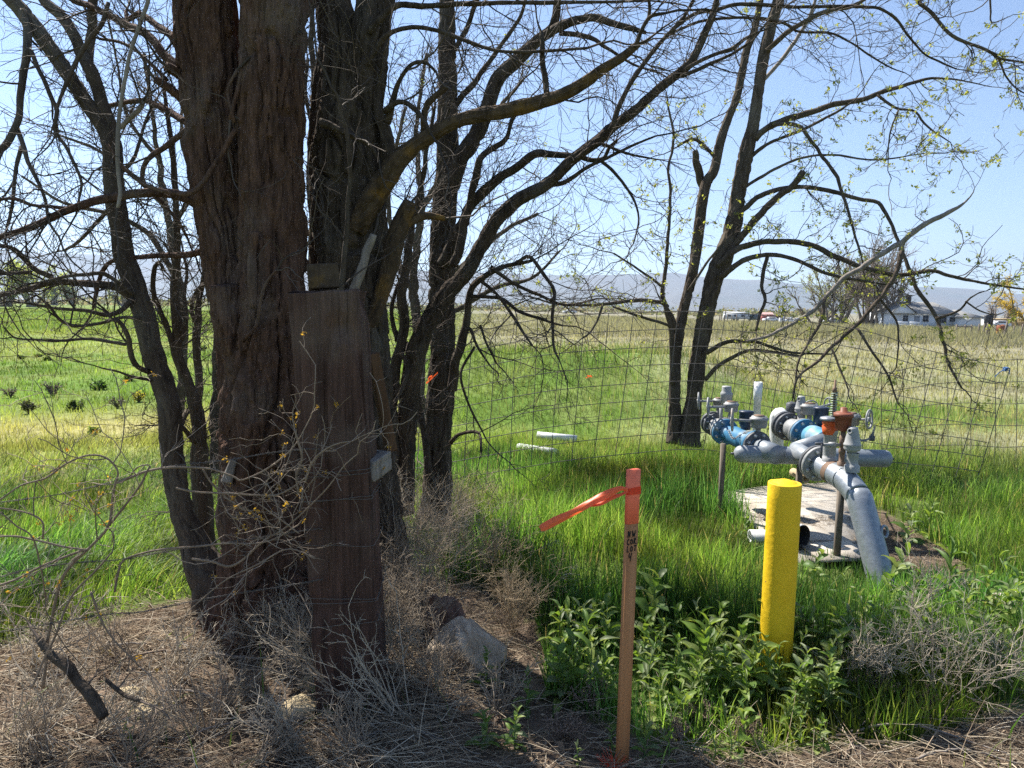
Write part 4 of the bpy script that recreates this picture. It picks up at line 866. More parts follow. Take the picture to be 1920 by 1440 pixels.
T.limb([(1350, 520, 8), (1375, 500, 7), (1410, 483, 6), (1450, 478, 5), (1500, 490, 4.5), (1540, 510, 4), (1580, 520, 3.5), (1640, 530, 3)], 8.1, 7.3, tw=1.2)
T.limb([(1440, 478, 4.5), (1432, 510, 4.5), (1428, 540, 4), (1435, 560, 4), (1425, 590, 3.5), (1418, 620, 3)], 8.0, 7.7, tw=.8)
T.limb([(1322, 712, 5.5), (1347, 687, 5), (1380, 667, 4.5), (1407, 657, 4), (1447, 660, 3.5), (1500, 668, 2.5)], 8.1, 7.6, tw=1.2)
T.limb([(1325, 662, 5.5), (1357, 643, 5), (1390, 640, 4.5), (1423, 643, 4), (1480, 660, 3), (1557, 664, 2)], 8.1, 7.5, tw=1.2)
T.limb([(1690, 470, 6), (1697, 450, 6), (1740, 417, 6), (1780, 397, 5), (1800, 387, 3.5), (1815, 374, 2), (1825, 360, 1.3), (1828, 352, .8)], 7.2, 7.0, 'dead_limb', mat='grey_wood', tw=.1)
T.limb([(1697, 450, 6), (1647, 480, 6), (1613, 503, 6), (1580, 523, 5.5), (1540, 567, 5), (1513, 590, 4.5), (1447, 627, 3.5), (1400, 640, 2.5)], 7.2, 7.5, 'dead_limb', mat='grey_wood', tw=.4)
T.limb([(1692, 470, 5), (1680, 513, 5), (1647, 563, 4.5), (1613, 603, 4.5), (1563, 647, 4), (1533, 677, 3.5), (1497, 707, 3), (1487, 747, 2)], 7.1, 7.0, tw=.5)
T.limb([(1607, 615, 3.5), (1633, 657, 3), (1663, 700, 2.5), (1680, 747, 2), (1686, 760, 1.2)], 7.0, 6.7, tw=.6)
T.limb([(1560, 655, 2.5), (1575, 690, 2.5), (1590, 730, 1.8)], 7.0, 6.8, tw=.5)
T.limb([(1547, 560, 3.5), (1540, 600, 3.5), (1517, 640, 3), (1497, 680, 2.5), (1488, 740, 2)], 7.3, 7.0, tw=.6)
T.limb([(1650, 560, 3), (1680, 600, 2.5), (1685, 640, 2), (1680, 690, 1.5)], 7.1, 7.0, tw=.5)
T.limb([(1800, -60, 5), (1720, -8, 4.5), (1747, 23, 4), (1780, 63, 4), (1813, 80, 3.5), (1847, 93, 3.5), (1870, 107, 3), (1897, 113, 2.5), (1940, 119, 2)], 7.4, 7.0, tw=2.0)
T.limb([(1870, 106, 2.5), (1885, 140, 2), (1905, 165, 1.8), (1935, 182, 1.2)], 7.1, 7.0, tw=1.5)
T.limb([(1855, -40, 2.5), (1857, 20, 2), (1860, 42, 1.5), (1888, 33, 1)], 7.2, 7.2, tw=.4)
T.limb([(1400, 300, 5), (1440, 270, 4), (1500, 245, 3.5), (1560, 215, 3), (1600, 190, 2)], 8.3, 7.8, tw=1)
T.limb([(1385, 360, 4), (1430, 330, 3.5), (1490, 300, 3), (1560, 290, 2.5), (1640, 300, 2), (1737, 287, 1.2)], 8.3, 7.6, tw=1.2)
T.limb([(1345, 300, 4), (1310, 265, 4), (1290, 262, 3.5), (1270, 275, 2.5)], 8.4, 8.2, tw=1.2)
T.limb([(1290, 545, 3), (1320, 500, 3), (1350, 460, 2.5)], 8.1, 8.0, tw=.6)
T.twigs(4.2, L1=(.25, .8), L2=(.10, .36), L3=(.05, .16), n2=5, n3=2, wig=.28, r3=.0018, rmax=.007, leafn=9000, leafc=(.30, .31, .085), leafsz=.038)

# --- bare bushy tree filling the gap behind the middle trunk
W = Tree('background_thicket_tree', 'twiggy bare tree farther back, seen between the dark middle trunks', G(790, 800), None, 'bark_locust', (.11, .09, .072), 31)
W.limb([(790, 800, 12), (785, 650, 10), (775, 520, 8), (790, 380, 6), (780, 250, 4), (800, 100, 3)], 8.5, 8.5, 'trunk', tw=1)
W.limb([(785, 640, 8), (830, 540, 7), (890, 480, 5), (950, 430, 4), (1010, 400, 3)], 8.5, 8.2, tw=1.4)
W.limb([(780, 560, 7), (740, 470, 5), (730, 350, 4), (760, 200, 3)], 8.5, 8.5, tw=1.4)
W.limb([(800, 600, 6), (860, 580, 5), (930, 540, 4), (1000, 520, 3), (1050, 470, 2)], 8.4, 8.0, tw=1.4)
W.limb([(785, 400, 6), (850, 300, 5), (920, 220, 4), (980, 150, 3)], 8.5, 8.3, tw=1.4)
W.twigs(6.5, L1=(.4, 1.2), L2=(.2, .6), L3=(.08, .25), n2=6, n3=2, r3=.0018, rmax=.007, leafn=500, leafc=(.30, .32, .06), leafsz=.03)
W2 = Tree('background_thicket_tree', 'twiggy bare tree farther back, seen left of the big trunk', G(330, 800), None, 'bark_locust', (.10, .083, .066), 37)
W2.limb([(335, 800, 9), (345, 650, 8), (335, 520, 7), (310, 380, 6), (290, 250, 4), (270, 100, 3)], 7.5, 7.5, 'trunk', tw=1)
W2.limb([(330, 520, 6), (280, 440, 5), (200, 400, 4), (120, 380, 3), (40, 330, 2)], 7.5, 7.0, tw=1.3)
W2.limb([(312, 390, 5), (250, 330, 4), (180, 280, 3), (100, 250, 2)], 7.5, 7.2, tw=1.3)
W2.limb([(320, 430, 5), (360, 350, 4), (340, 250, 3), (350, 120, 2)], 7.5, 7.4, tw=1.3)
W2.limb([(300, 300, 4), (240, 220, 3), (220, 120, 2), (200, 20, 2)], 7.5, 7.4, tw=1.3)
W2.twigs(5.5, L1=(.4, 1.0), L2=(.2, .5), L3=(.08, .25), n2=5, n3=2, r3=.0016, rmax=.006)
# ------------------------------------------------------------------ timber post
def timber(base, top, w, d, yaw=0, rows=150, per=176, grain=.006, seed=4, rnd=.06, taper=1.0):
    base = np.asarray(base, float); top = np.asarray(top, float); Z = nrm(top - base)
    X = np.array([math.cos(yaw), math.sin(yaw), 0]); X = nrm(X - Z * X.dot(Z)); Yv = np.cross(Z, X)
    t = np.linspace(0, 4, per, endpoint=False); side = t.astype(int); f = t - side
    q = np.stack([np.select([side == 0, side == 1, side == 2, side == 3], [f * 2 - 1, 1 + 0 * f, 1 - 2 * f, -1 + 0 * f]), np.select([side == 0, side == 1, side == 2, side == 3], [-1 + 0 * f, f * 2 - 1, 1 + 0 * f, 1 - 2 * f])], -1)
    rr = np.linalg.norm(q, axis=1, keepdims=True); q = q * (1 - rnd * np.clip(rr - 1.12, 0, 1) * 2.0)
    nn = nrm(q)
    s = np.linspace(0, 1, rows); L = np.linalg.norm(top - base)
    TT, SS = np.meshgrid(t * w / 2 * 2, s * L)
    wv = (vn(TT * 3, SS * 1.5, seed + 1) - .5) * .05
    g1 = np.abs(2 * vn((TT + wv) * 95, SS * 1.1, seed, 0) - 1); g2 = vn((TT + wv) * 30, SS * .8, seed + 2); crack = np.abs(2 * vn((TT + wv * 1.5) * 5, SS * .9, seed + 3) - 1)
    h = -grain * .55 * (1 - g1) * (.5 + g2) - grain * 1.5 * np.clip(1 - crack * 9, 0, 1) + grain * .5 * (vn(TT * 8, SS * 5, seed + 8) - .5)
    sc = 1 + (taper - 1) * s
    cen = base[None] + (top - base)[None] * s[:, None]
    V = cen[:, None, :] + (q[:, 0] * w / 2)[None, :, None] * X * sc[:, None, None] + (q[:, 1] * d / 2)[None, :, None] * Yv * sc[:, None, None] + h[..., None] * (nn[:, 0][:, None] * X + nn[:, 1][:, None] * Yv)[None]
    # ragged top
    V[-1, :, :] += Z * (min(.014, w * .10) * (vn(t * 6, 0 * t, seed + 5)[:, None] - .6))
    i = np.arange(rows - 1)[:, None] * per; j = np.arange(per)[None, :]; j2 = (j + 1) % per
    Q = np.stack([i + j, i + j2, i + per + j2, i + per + j], -1).reshape(-1, 4)
    V = V.reshape(-1, 3); T = []
    for e, b, fl in ((base, 0, 1), (top - Z * .004, (rows - 1) * per, 0)):
        c = len(V); V = np.vstack([V, np.asarray(e)[None]]); a = b + np.arange(per); bb = b + (np.arange(per) + 1) % per
        T.append(np.stack([bb, a, np.full(per, c)], -1) if fl else np.stack([a, bb, np.full(per, c)], -1))
    return V, Q, np.concatenate(T)

PB = P(661, 1262, 2.78); PT = P(618, 545, 2.76)
PB = PB + (PB - PT) * .06
post = thing('timber_post', 'thick weathered red-brown square timber post wrapped with wire', 'post', PB)
part(post, 'timber', MB().add(*timber(PB, PT, .268, .255, .05, 150, 190, .013)), M['post_wood'])
wz = nrm(PT - PB)
for k, v in enumerate((852, 862, 908, 912, 992, 1086, 1090, 1132)):   # wire wraps
    f = (1262 - v) / (1262 - 545); c = PB + (PT - PB) * (f * .945 + .055)
    a = np.linspace(0, 2 * math.pi, 60); sq = np.maximum(np.abs(np.cos(a)), np.abs(np.sin(a)))
    X = np.array([1, .05, 0]); X = nrm(X - wz * X.dot(wz)); Yv = np.cross(wz, X); rr = .140 / sq * .985
    pts = c + rr[:, None] * (np.cos(a)[:, None] * X + np.sin(a)[:, None] * Yv) + wz * (.010 * np.sin(a * 1.0 + k) + .006 * (vn(a * 3, 0 * a + k, 9) - .5))[:, None]
    part(post, 'wire_wrap', MB().add(*tube(pts, .0014, 5, False)), M['wire'])
c = P(604, 520, 2.80)
single('wood_block', MB().add(*timber(P(578, 520, 2.80), P(634, 517, 2.84), .075, .10, 1.57, 24, 48, .006, 12, .1)), M['bark_moss'], 'mossy wood block lying on top of the timber post', 'block', c)
single('leaning_plank', MB().add(*timber(P(733, 845, 2.96), P(699, 662, 2.93), .045, .05, .5, 60, 60, .003, 15, .05)), M['brown_wood'], 'brown plank leaning against the right side of the timber post', 'plank', P(735, 850, 2.98))
pa, pb = P(684, 884, 2.72), P(717, 862, 2.95)
single('wood_offcut', MB().add(*timber(pa, pb, .085, .085, .2, 30, 60, .003, 17, .05)), M['grey_wood'], 'pale grey sawn offcut wedged at the right side of the timber post', 'offcut', pa)
pa, pb = P(424, 905, 3.2), P(438, 862, 3.22)
single('wood_chunk', MB().add(*timber(pa, pb, .055, .03, .6, 16, 36, .005, 19, .2, .6)), M['grey_wood'], 'pale splintered wood chunk left of the big trunk above the wire', 'wood', pa)

# ------------------------------------------------------------------ barbed wire
def barbed(pxs, Y0, Y1, label, seed):
    r = np.random.default_rng(seed); px = np.array([(u, v, 1.0) for u, v in pxs]); pts, _ = limb_points(px, Y0, Y1, 260)
    t = thing('barbed_wire', label, 'wire', pts[0], 'barbed wire strands left of the timber post')
    arc = np.concatenate([[0], np.cumsum(np.linalg.norm(np.diff(pts, axis=0), axis=1))]); tt, N, B = frames(pts)
    for ph in (0, math.pi):
        w = pts + .0022 * (np.cos(arc * 150 + ph)[:, None] * N + np.sin(arc * 150 + ph)[:, None] * B)
        part(t, 'strand', MB().add(*tube(w, .0013, 4, False)), M['wire'])
    for s in np.arange(.06, arc[-1], .125):
        k = int(np.searchsorted(arc, s)); k = min(k, len(pts) - 1); mb = MB()
        for q in range(4):
            d = nrm(r.normal(size=3)); mb.add(*tube(np.array([pts[k] + tt[k] * .004 * (q - 1.5), pts[k] + tt[k] * .004 * (q - 1.5) + d * .016]), [.0012, .0005], 4, False))
        mb.add(*ring(pts[k], tt[k], .0042, .0012, 8, 4)); part(t, 'barb', mb, M['wire'])
barbed(((600, 842), (560, 843), (500, 850), (430, 862), (330, 873), (280, 882), (215, 902), (120, 925), (30, 938), (-60, 950)), 2.62, 2.5, 'top strand of barbed wire running left from the post', 1)
barbed(((604, 992), (583, 993), (460, 1012), (333, 1030), (267, 1042), (217, 1050), (133, 1056), (50, 1068), (-60, 1100)), 2.64, 2.4, 'middle strand of barbed wire, level with the base of the slender tree', 2)
barbed(((606, 1086), (550, 1096), (383, 1123), (267, 1147), (200, 1152), (100, 1168), (-60, 1195)), 2.64, 2.35, 'lowest strand of barbed wire just above the twig litter', 3)

# ------------------------------------------------------------------ grape-like vine canes on the wire
vine = Tree('vine', 'tangled pale vine with orange-green buds sprawling along the barbed wire', G(110, 1230), None, 'bark_locust', (.26, .205, .155), 41)
M['cane'] = noisy('pale_vine_cane', (.16, .115, .08), (.30, .23, .165), 30, .8, .3, (1, 1, .3))
vine.mat = 'cane'
for px, Y0, Y1 in (
    ([(80, 1290, 6), (95, 1180, 6), (120, 1080, 6), (175, 1020, 5.5), (203, 985, 5.5), (210, 935, 5), (217, 905, 4.5), (222, 885, 4), (210, 865, 4), (190, 854, 4), (160, 855, 3.8), (120, 872, 3.6), (85, 896, 3.6), (40, 910, 3.4), (10, 930, 3.2), (-40, 965, 3)], 2.45, 2.3),
    ([(220, 905, 5), (240, 898, 5), (275, 885, 5), (315, 877, 4.5), (370, 876, 4.5), (400, 880, 4), (440, 895, 4), (455, 900, 3.5), (500, 880, 3.5), (540, 850, 3.2), (560, 825, 3)], 2.45, 2.5),
    ([(205, 985, 5), (240, 940, 4.5), (265, 905, 4.5), (275, 885, 4), (282, 872, 3), (260, 876, 3), (245, 892, 2.5)], 2.4, 2.4),
    ([(160, 1030, 5), (95, 1055, 5), (60, 1070, 4.5), (20, 1090, 4.5), (-40, 1110, 4)], 2.4, 2.25),
    ([(135, 1050, 4), (160, 1033, 4), (120, 1026, 4), (60, 1012, 4), (20, 1005, 4), (-40, 1010, 3)], 2.4, 2.3),
    ([(80, 1010, 4), (80, 980, 3.5), (60, 965, 3.5), (20, 955, 3), (-30, 950, 3)], 2.35, 2.3),
    ([(60, 1290, 4.5), (100, 1200, 4.5), (135, 1120, 4.5), (175, 1075, 4), (210, 1035, 3)], 2.35, 2.4),
    ([(215, 1110, 5), (222, 1070, 5), (235, 1048, 4), (300, 1030, 4), (360, 1025, 4), (420, 1020, 3.5), (500, 1015, 3), (560, 985, 3)], 2.5, 2.55),
    ([(360, 1048, 5), (400, 1053, 5), (430, 1062, 5), (460, 1045, 4.5), (500, 1010, 4), (540, 985, 3.5), (600, 930, 3), (640, 880, 2.5)], 2.6, 2.5),
    ([(560, 925, 4), (555, 890, 4), (566, 860, 4.5), (560, 830, 4.5), (552, 805, 4)], 2.5, 2.5),
    ([(572, 905, 4), (580, 878, 4.5), (592, 858, 4), (610, 843, 3.5), (635, 832, 3), (660, 828, 2)], 2.5, 2.5),
    ([(330, 915, 4), (370, 922, 4), (430, 925, 4), (505, 930, 3.5), (545, 915, 3.5), (575, 895, 3)], 2.5, 2.5),
    ([(380, 880, 4), (400, 910, 4), (440, 945, 3.5), (480, 965, 3), (540, 1005, 3)], 2.5, 2.55),
    ([(0, 960, 3), (30, 985, 3), (60, 1005, 3), (75, 1060, 3), (85, 1120, 2.5)], 2.3, 2.4),
    ([(170, 1110, 4), (200, 1180, 3.5), (260, 1250, 3)], 2.35, 2.4),
    ([(560, 1000, 3), (520, 970, 3), (470, 940, 2.5), (430, 955, 2)], 2.5, 2.5),
    ([(590, 1045, 3), (540, 1030, 3), (480, 1060, 3), (420, 1090, 2.5), (360, 1140, 2)], 2.5, 2.45),
):
    vine.limb([(u, v, r * .47) for u, v, r in px], Y0, Y1, 'cane', tw=1)
vine.twigs(8, L1=(.12, .5), L2=(.06, .22), L3=(.02, .07), n2=3, n3=1, r3=.0010, rmax=.0026, leafn=700, leafc=(.42, .25, .04), leafsz=.013, wig=.22)

# ------------------------------------------------------------------ wire mesh panels
def panel(cols, nrow, ncol, label, rw=.0036, jit=.004, seed=1):
    r = np.random.default_rng(seed); C = np.array(cols, float)      # ut, vt, ub, vb, Y
    base = P((C[0, 2] + C[-1, 2]) / 2, (C[0, 3] + C[-1, 3]) / 2, C[:, 4].mean())
    t = thing('wire_fence_panel', label, 'fence', base)
    top = np.array([P(a, b, e) for a, b, c, d, e in C]); bot = np.array([P(c, d, e) for a, b, c, d, e in C])
    n = 90; tp = catmull(top, n); bt = catmull(bot, n)
    sag = .02 * (vn(np.linspace(0, 6, n), 0 * np.linspace(0, 6, n), seed + 2) - .5)
    for k in range(nrow):
        f = k / (nrow - 1); pts = tp * (1 - f) + bt * f
        pts = pts + np.stack([0 * sag, .05 * (vn(np.linspace(0, 5, n), np.full(n, f * 3), seed + 5) - .5), sag * (1 + f)], -1)
        part(t, 'horizontal_wire', MB().add(*tube(pts, rw, 5, False)), M['wire'])
    for k in range(ncol):
        f = k / (ncol - 1) * (n - 1); i = min(int(f), n - 2); q = f - i
        a = tp[i] * (1 - q) + tp[i + 1] * q; b = bt[i] * (1 - q) + bt[i + 1] * q
        m = (a + b) / 2 + r.normal(0, jit, 3)
        part(t, 'vertical_wire', MB().add(*tube(catmull(np.array([a + (a - b) * .01, m, b]), 10), rw, 5, False)), M['wire'])
    return t
panel([(700, 652, 690, 930, 6.0), (812, 640, 830, 905, 6.1), (930, 615, 975, 880, 6.3), (1060, 594, 1098, 862, 6.5), (1280, 585, 1290, 845, 6.7), (1413, 590, 1395, 855, 6.8), (1500, 601, 1465, 870, 6.75), (1630, 624, 1575, 890, 6.6), (1727, 655, 1672, 900, 6.5), (1830, 677, 1768, 905, 6.4), (1893, 693, 1828, 912, 6.4)], 9, 28, 'long bowed wire mesh fence panel leaning from the middle tree past the locust')
panel([(1652, 699, 1655, 908, 7.3), (1755, 681, 1757, 912, 7.3), (1893, 675, 1885, 918, 7.3), (1990, 676, 1985, 922, 7.3)], 7, 9, 'upright wire mesh fence panel behind the leaning one at the right-hand edge', seed=4)
tw = P(1885, 692, 6.38); mb = MB(); r_ = np.random.default_rng(3)
for k in range(5): mb.add(*ring(tw + r_.normal(0, .006, 3), r_.normal(size=3), .014, .004, 12, 5))
mb.add(*tube(catmull(np.array([tw, tw + [-.05, 0, -.03], tw + [-.09, 0, -.075]]), 8), .004, 5)); mb.add(*tube(catmull(np.array([tw, tw + [.04, 0, 0], tw + [.042, 0, -.05]]), 8), .003, 5))
single('twine_knot', mb, M['blue_twine'], 'knot of blue twine tying the two wire panels together', 'twine', tw)
for u, v, Y, lab in ((805, 707, 4.55, 'scrap of orange tape caught on the dark middle trunk'), (1104, 706, 12.2, 'tiny orange tape flag out on the green mound')):
    c = P(u, v, Y); s = .022 if Y < 6 else .028; r_ = np.random.default_rng(int(u)); mb = MB()
    for k in range(4):
        q = catmull(np.array([c, c + r_.normal(0, s * .8, 3), c + r_.normal(0, s * 1.3, 3)]), 8); w = np.array([0, 0, s * .22])
        mb.add(np.concatenate([q - w, q + w]), [(i, i + 1, 9 + i, 8 + i) for i in range(7)], None, (.85, .16, .05))
    single('tape_scrap', mb, M['tape'], lab, 'tape', c)

# ------------------------------------------------------------------ survey stake
SB = G(1166, 1434); SY = SB[1]; ST = P(1188, 880, SY + .005)
stake = thing('survey_stake', 'tall thin wooden survey stake with orange top and black handwriting', 'stake', SB)
sz = nrm(ST - SB); sL = np.linalg.norm(ST - SB); yaw = .40
sx = np.array([math.cos(yaw), math.sin(yaw), 0]); sx = nrm(sx - sz * sx.dot(sz)); sy = np.cross(sz, sx)
SW, SD = .0455, .020
def sbox(z0, z1, g=0): return box(SB + sz * (z0 + z1) / 2, SW + g, SD + g, z1 - z0, X=sx, Y=sy, Z=sz)
zp = sL * (1 - 97 / 553.)
def bevbox(z0, z1, g=0.0):
    b = .0022; w, d = SW / 2 + g, SD / 2 + g
    pr = [(-w + b, -d), (w - b, -d), (w, -d + b), (w, d - b), (w - b, d), (-w + b, d), (-w, d - b), (-w, -d + b)]
    V = [SB + sx * a + sy * c + sz * z for z in (z0, z1) for a, c in pr]
    return np.array(V), [(i, (i + 1) % 8, 8 + (i + 1) % 8, 8 + i) for i in range(8)] + [(8, 9, 10, 11), (8, 11, 12, 15), (12, 13, 14, 15), (0, 3, 2, 1), (0, 7, 4, 3), (4, 7, 6, 5)]
part(stake, 'shaft', MB().add(*bevbox(-.25, zp)), M['stake_wood'], False)
part(stake, 'painted_top', MB().add(*bevbox(zp + .0001, sL, .0006)), M['orange_paint'], False)
glyph = {
    'N': [[(0, 0), (.12, 1)], [(.12, 1), (.5, .05)], [(.5, .05), (.72, 1)]], 'W': [[(0, 1), (.1, .25), (.2, .05), (.35, .6), (.45, .1), (.6, .1), (.85, 1)]], '.': [[(.05, 0), (.13, .04)]],
    'C': [[(.7, .9), (.35, .95), (.05, .6), (.1, .15), (.4, 0), (.75, .12)]], 'O': [[(.35, .9), (.08, .55), (.15, .1), (.45, .05), (.65, .45), (.5, .85), (.3, .9)]], 'R': [[(.1, 0), (.2, 1)], [(.1, .95), (.5, 1), (.62, .75), (.22, .5)], [(.25, .5), (.7, 0)]],
    'L': [[(.2, 1), (.08, .1), (.2, 0), (.6, .06)]], 'T': [[(0, .95), (.85, 1)], [(.45, 1), (.35, 0)]], '4': [[(.15, 1), (.05, .45), (.55, .5)], [(.65, 1), (.48, .5), (.35, -.15)]]}
def write(txt, vpx, hpx, w, x0):
    mb = MB(); z = sL * (1 - (vpx - 880) / 553.); h = hpx / 553. * sL; x = x0
    for ch in txt:
        for st in glyph[ch]:
            q = catmull(np.array([(x + a * w, z + b * h, 0) for a, b in st]), 14 if len(st) > 2 else 6)
            p = SB + sx * q[:, :1] + sz * q[:, 1:2] - sy * (SD / 2 + .0007)
            d = nrm(np.gradient(p, axis=0)); s = np.cross(d, sy) * .0020
            n = len(p); V = np.concatenate([p - s, p + s, p - s - sy * .0004, p + s - sy * .0004]); Q = [(2 * n + i, 2 * n + i + 1, 3 * n + i + 1, 3 * n + i) for i in range(n - 1)] + [(i, i + 1, 2 * n + i + 1, 2 * n + i) for i in range(n - 1)] + [(n + i, 3 * n + i, 3 * n + i + 1, n + i + 1) for i in range(n - 1)]
            mb.add(V, Q)
        x += w * (.36 if ch == '.' else 1.02)
    return mb
for txt, v, h, w, x0 in (('N.W.', 1001, 12, .0130, -.0190), ('COR.', 1014, 10.5, .0125, -.0210), ('LOT', 1027, 10.5, .0135, -.0215), ('4', 1043, 14, .0170, -.0120)):
    o = part(stake, 'handwriting', write(txt, v, h, w, x0), M['ink'], False); o['label'] = 'black marker writing ' + txt
# flagging tape
zt = sL * (1 - (917 - 880) / 553.)
tape = thing('flagging_tape', 'orange flagging tape tied round the survey stake, streaming left', 'tape', SB + sz * zt)
for k, (dz, tl) in enumerate(((.006, .10), (-.001, -.06), (-.007, .02))):
    a = np.linspace(0, 2 * math.pi, 48, endpoint=True); sq = np.minimum((SW / 2 + .0022 + .0006 * k) / np.maximum(np.abs(np.cos(a)), 1e-6), (SD / 2 + .0022 + .0006 * k) / np.maximum(np.abs(np.sin(a)), 1e-6))
    c = SB + sz * (zt + dz); p = c + sq[:, None] * (np.cos(a)[:, None] * sx + np.sin(a)[:, None] * sy) + sz * (tl * sq * np.cos(a))[:, None]
    w = sz * .0055
    part(tape, 'wrap', MB().add(np.concatenate([p - w, p + w]), [(i, i + 1, 49 + i, 48 + i) for i in range(47)], None, (.80, .085, .035)), M['tape'])
def ribbon(pxs, wd, tw, Y, col, seed):
    q = catmull(np.array([(*P(u, v, y), a, b) for (u, v), y, a, b in zip(pxs, Y, wd, tw)]), 80); p = q[:, :3]; t = nrm(np.gradient(p, axis=0))
    n1 = nrm(np.cross(t, np.array([0, 1., 0]))); n2 = np.cross(t, n1); mb = MB(); K = 7; V = []
    for j in range(K):
        f = (j / (K - 1) - .5); cup = np.cos(f * math.pi) * .25
        V.append(p + (np.cos(q[:, 4:5]) * n1 + np.sin(q[:, 4:5]) * n2) * q[:, 3:4] * f + (-np.sin(q[:, 4:5]) * n1 + np.cos(q[:, 4:5]) * n2) * q[:, 3:4] * (cup + .05 * math.sin(j * 2.2)) )
    V = np.concatenate(V); Q = [(j * 80 + i, j * 80 + i + 1, (j + 1) * 80 + i + 1, (j + 1) * 80 + i) for j in range(K - 1) for i in range(79)]
    return mb.add(V, Q, None, col)
part(tape, 'tail', ribbon([(1177, 919), (1163, 916), (1140, 926), (1110, 941), (1080, 958), (1045, 975), (1020, 988), (1012, 992)], (.010, .016, .028, .030, .022, .028, .026, .016), (.2, .3, .5, .9, .25, .3, .4, .5), np.linspace(SY - .02, SY - .10, 8), (.90, .17, .06), 1), M['tape'])
part(tape, 'tail', ribbon([(1177, 921), (1165, 927), (1145, 934), (1125, 945), (1105, 950)], (.008, .012, .016, .014, .004), (.6, .9, .5, .8, 1.0), np.linspace(SY - .02, SY - .06, 5), (.88, .14, .05), 2), M['tape'])
# whiskers at the foot
g = G(1152, 1440); mb = MB(); r_ = np.random.default_rng(8); n = 46
st = np.tile(g + [0, 0, -.01], (n, 1)); d = nrm(np.stack([r_.normal(-.15, .55, n), r_.normal(0, .45, n), np.abs(r_.normal(.9, .3, n))], -1))
Pn, Rn = grow(st, d, r_.uniform(.04, .085, n), .0008, .0006, 5, .06, -.02, r_); V, Q = btubes(Pn, Rn, 3)
single('marker_whiskers', mb.add(V, Q), M['whisker'], 'tuft of bright orange plastic whiskers at the foot of the stake', 'marker', g)

# ------------------------------------------------------------------ bollard
BY = 2.98; bt_ = P(1470, 905, BY); bb = np.array([bt_[0] + .004, BY, -.2]); rad = 30.3 * MPP(1470, 905, BY)
prof = [(-.2, rad)] + [(z, rad) for z in np.linspace(-.1, bt_[2] - .004, 14)] + [(bt_[2], rad - .002), (bt_[2], rad - .009), (bt_[2] - .003, rad - .012), (bt_[2] + .004, rad * .72), (bt_[2] + .012, rad * .35), (bt_[2] + .016, rad * .12), (bt_[2] + .014, 0)]
boll = thing('yellow_bollard', 'round yellow steel bollard standing among the weeds', 'bollard', (bb[0], BY, 0))
part(boll, 'pipe', MB().add(*lathe((bb[0], BY, 0), (0, 0, 1), prof[:17], 64)), M['yellow'])
part(boll, 'domed_cap', MB().add(*lathe((bb[0], BY, 0), (0, 0, 1), prof[16:], 64)), M['yellow'])

# ------------------------------------------------------------------ concrete pad and boards
def slab(poly, z0, z1):
    p = [np.array([a[0], a[1], z]) for z in (z1, z0) for a in poly]; n = len(poly); c = np.mean(p[:n], axis=0)
    V = np.array(p + [c]); T = [(i, (i + 1) % n, 2 * n) for i in range(n)]; Q = [(i, n + i, n + (i + 1) % n, (i + 1) % n) for i in range(n)]
    a = V[0] - c; b_ = V[1] - c
    if np.cross(a, b_)[2] < 0: T = [t[::-1] for t in T]; Q = [q[::-1] for q in Q]
    return V, Q, T
o = link('concrete_pad', MB().add(*slab(PAD, -.05, .028)).mesh('concrete_pad', M['concrete'], None, False)); tag(o, 'stained concrete pad under the grey pipework', 'concrete pad')
cb = [G(u, v, .05)[:2] for u, v in ((1500, 1021), (1590, 1012), (1632, 1046), (1540, 1049))]
single('flat_board', MB().add(*slab(cb, .032, .052)), M['concrete'], 'flat grey board lying on the near edge of the concrete pad', 'board', (*cb[0], .03), None, False)
cb = [G(u, v, .03)[:2] for u, v in ((1858, 1112), (1960, 1100), (1970, 1140), (1872, 1130))]
single('stone_slab', MB().add(*slab(cb, -.03, .05)), M['concrete'], 'small pale slab in the grass at the right-hand edge', 'slab', (*cb[0], 0), None, False)

# ------------------------------------------------------------------ irrigation pipework
man = thing('irrigation_manifold', 'grey galvanised irrigation pipework with blue, orange and red-brown valves', 'pipework', G(1550, 960))
def cyl(a, b, ra, rb=None, sides=24): return tube(np.array([a, b]), [ra, rb or ra], sides)
def px(u, v, Y): return P(u, v, Y)
def add(name, mb, mat, smooth=True): return part(man, name, mb, M[mat], smooth)
def addsub(p, name, mb, mat, smooth=True): return subpart(p, man.location, name, mb, M[mat], smooth)
def smoothcyl(c, axis, prof, sides=28): return lathe(c, axis, prof, sides)
def flange(c, ax, R, th, mat, nb=8, rb=.011, face=1, bolts=True):
    ax = nrm(np.asarray(ax, float)); o = add('flange', MB().add(*smoothcyl(c, ax, [(-th / 2, 0), (-th / 2, R * .97), (-th / 2 + .003, R), (th / 2 - .003, R), (th / 2, R * .97), (th / 2, 0)], 36)), mat, False)
    if bolts:
        ref = np.array([0, 0, 1.]); N = nrm(np.cross(ax, ref)); B = np.cross(ax, N)
        for k in range(nb):
            a = (k + .5) * 2 * math.pi / nb; q = c + (N * math.cos(a) + B * math.sin(a)) * R * .78
            addsub(o, 'bolt', MB().add(*smoothcyl(q, ax, [(-th / 2 - .016, 0), (-th / 2 - .016, rb), (th / 2 + .016, rb), (th / 2 + .016, 0)], 6)), 'bolt', False)
    return o
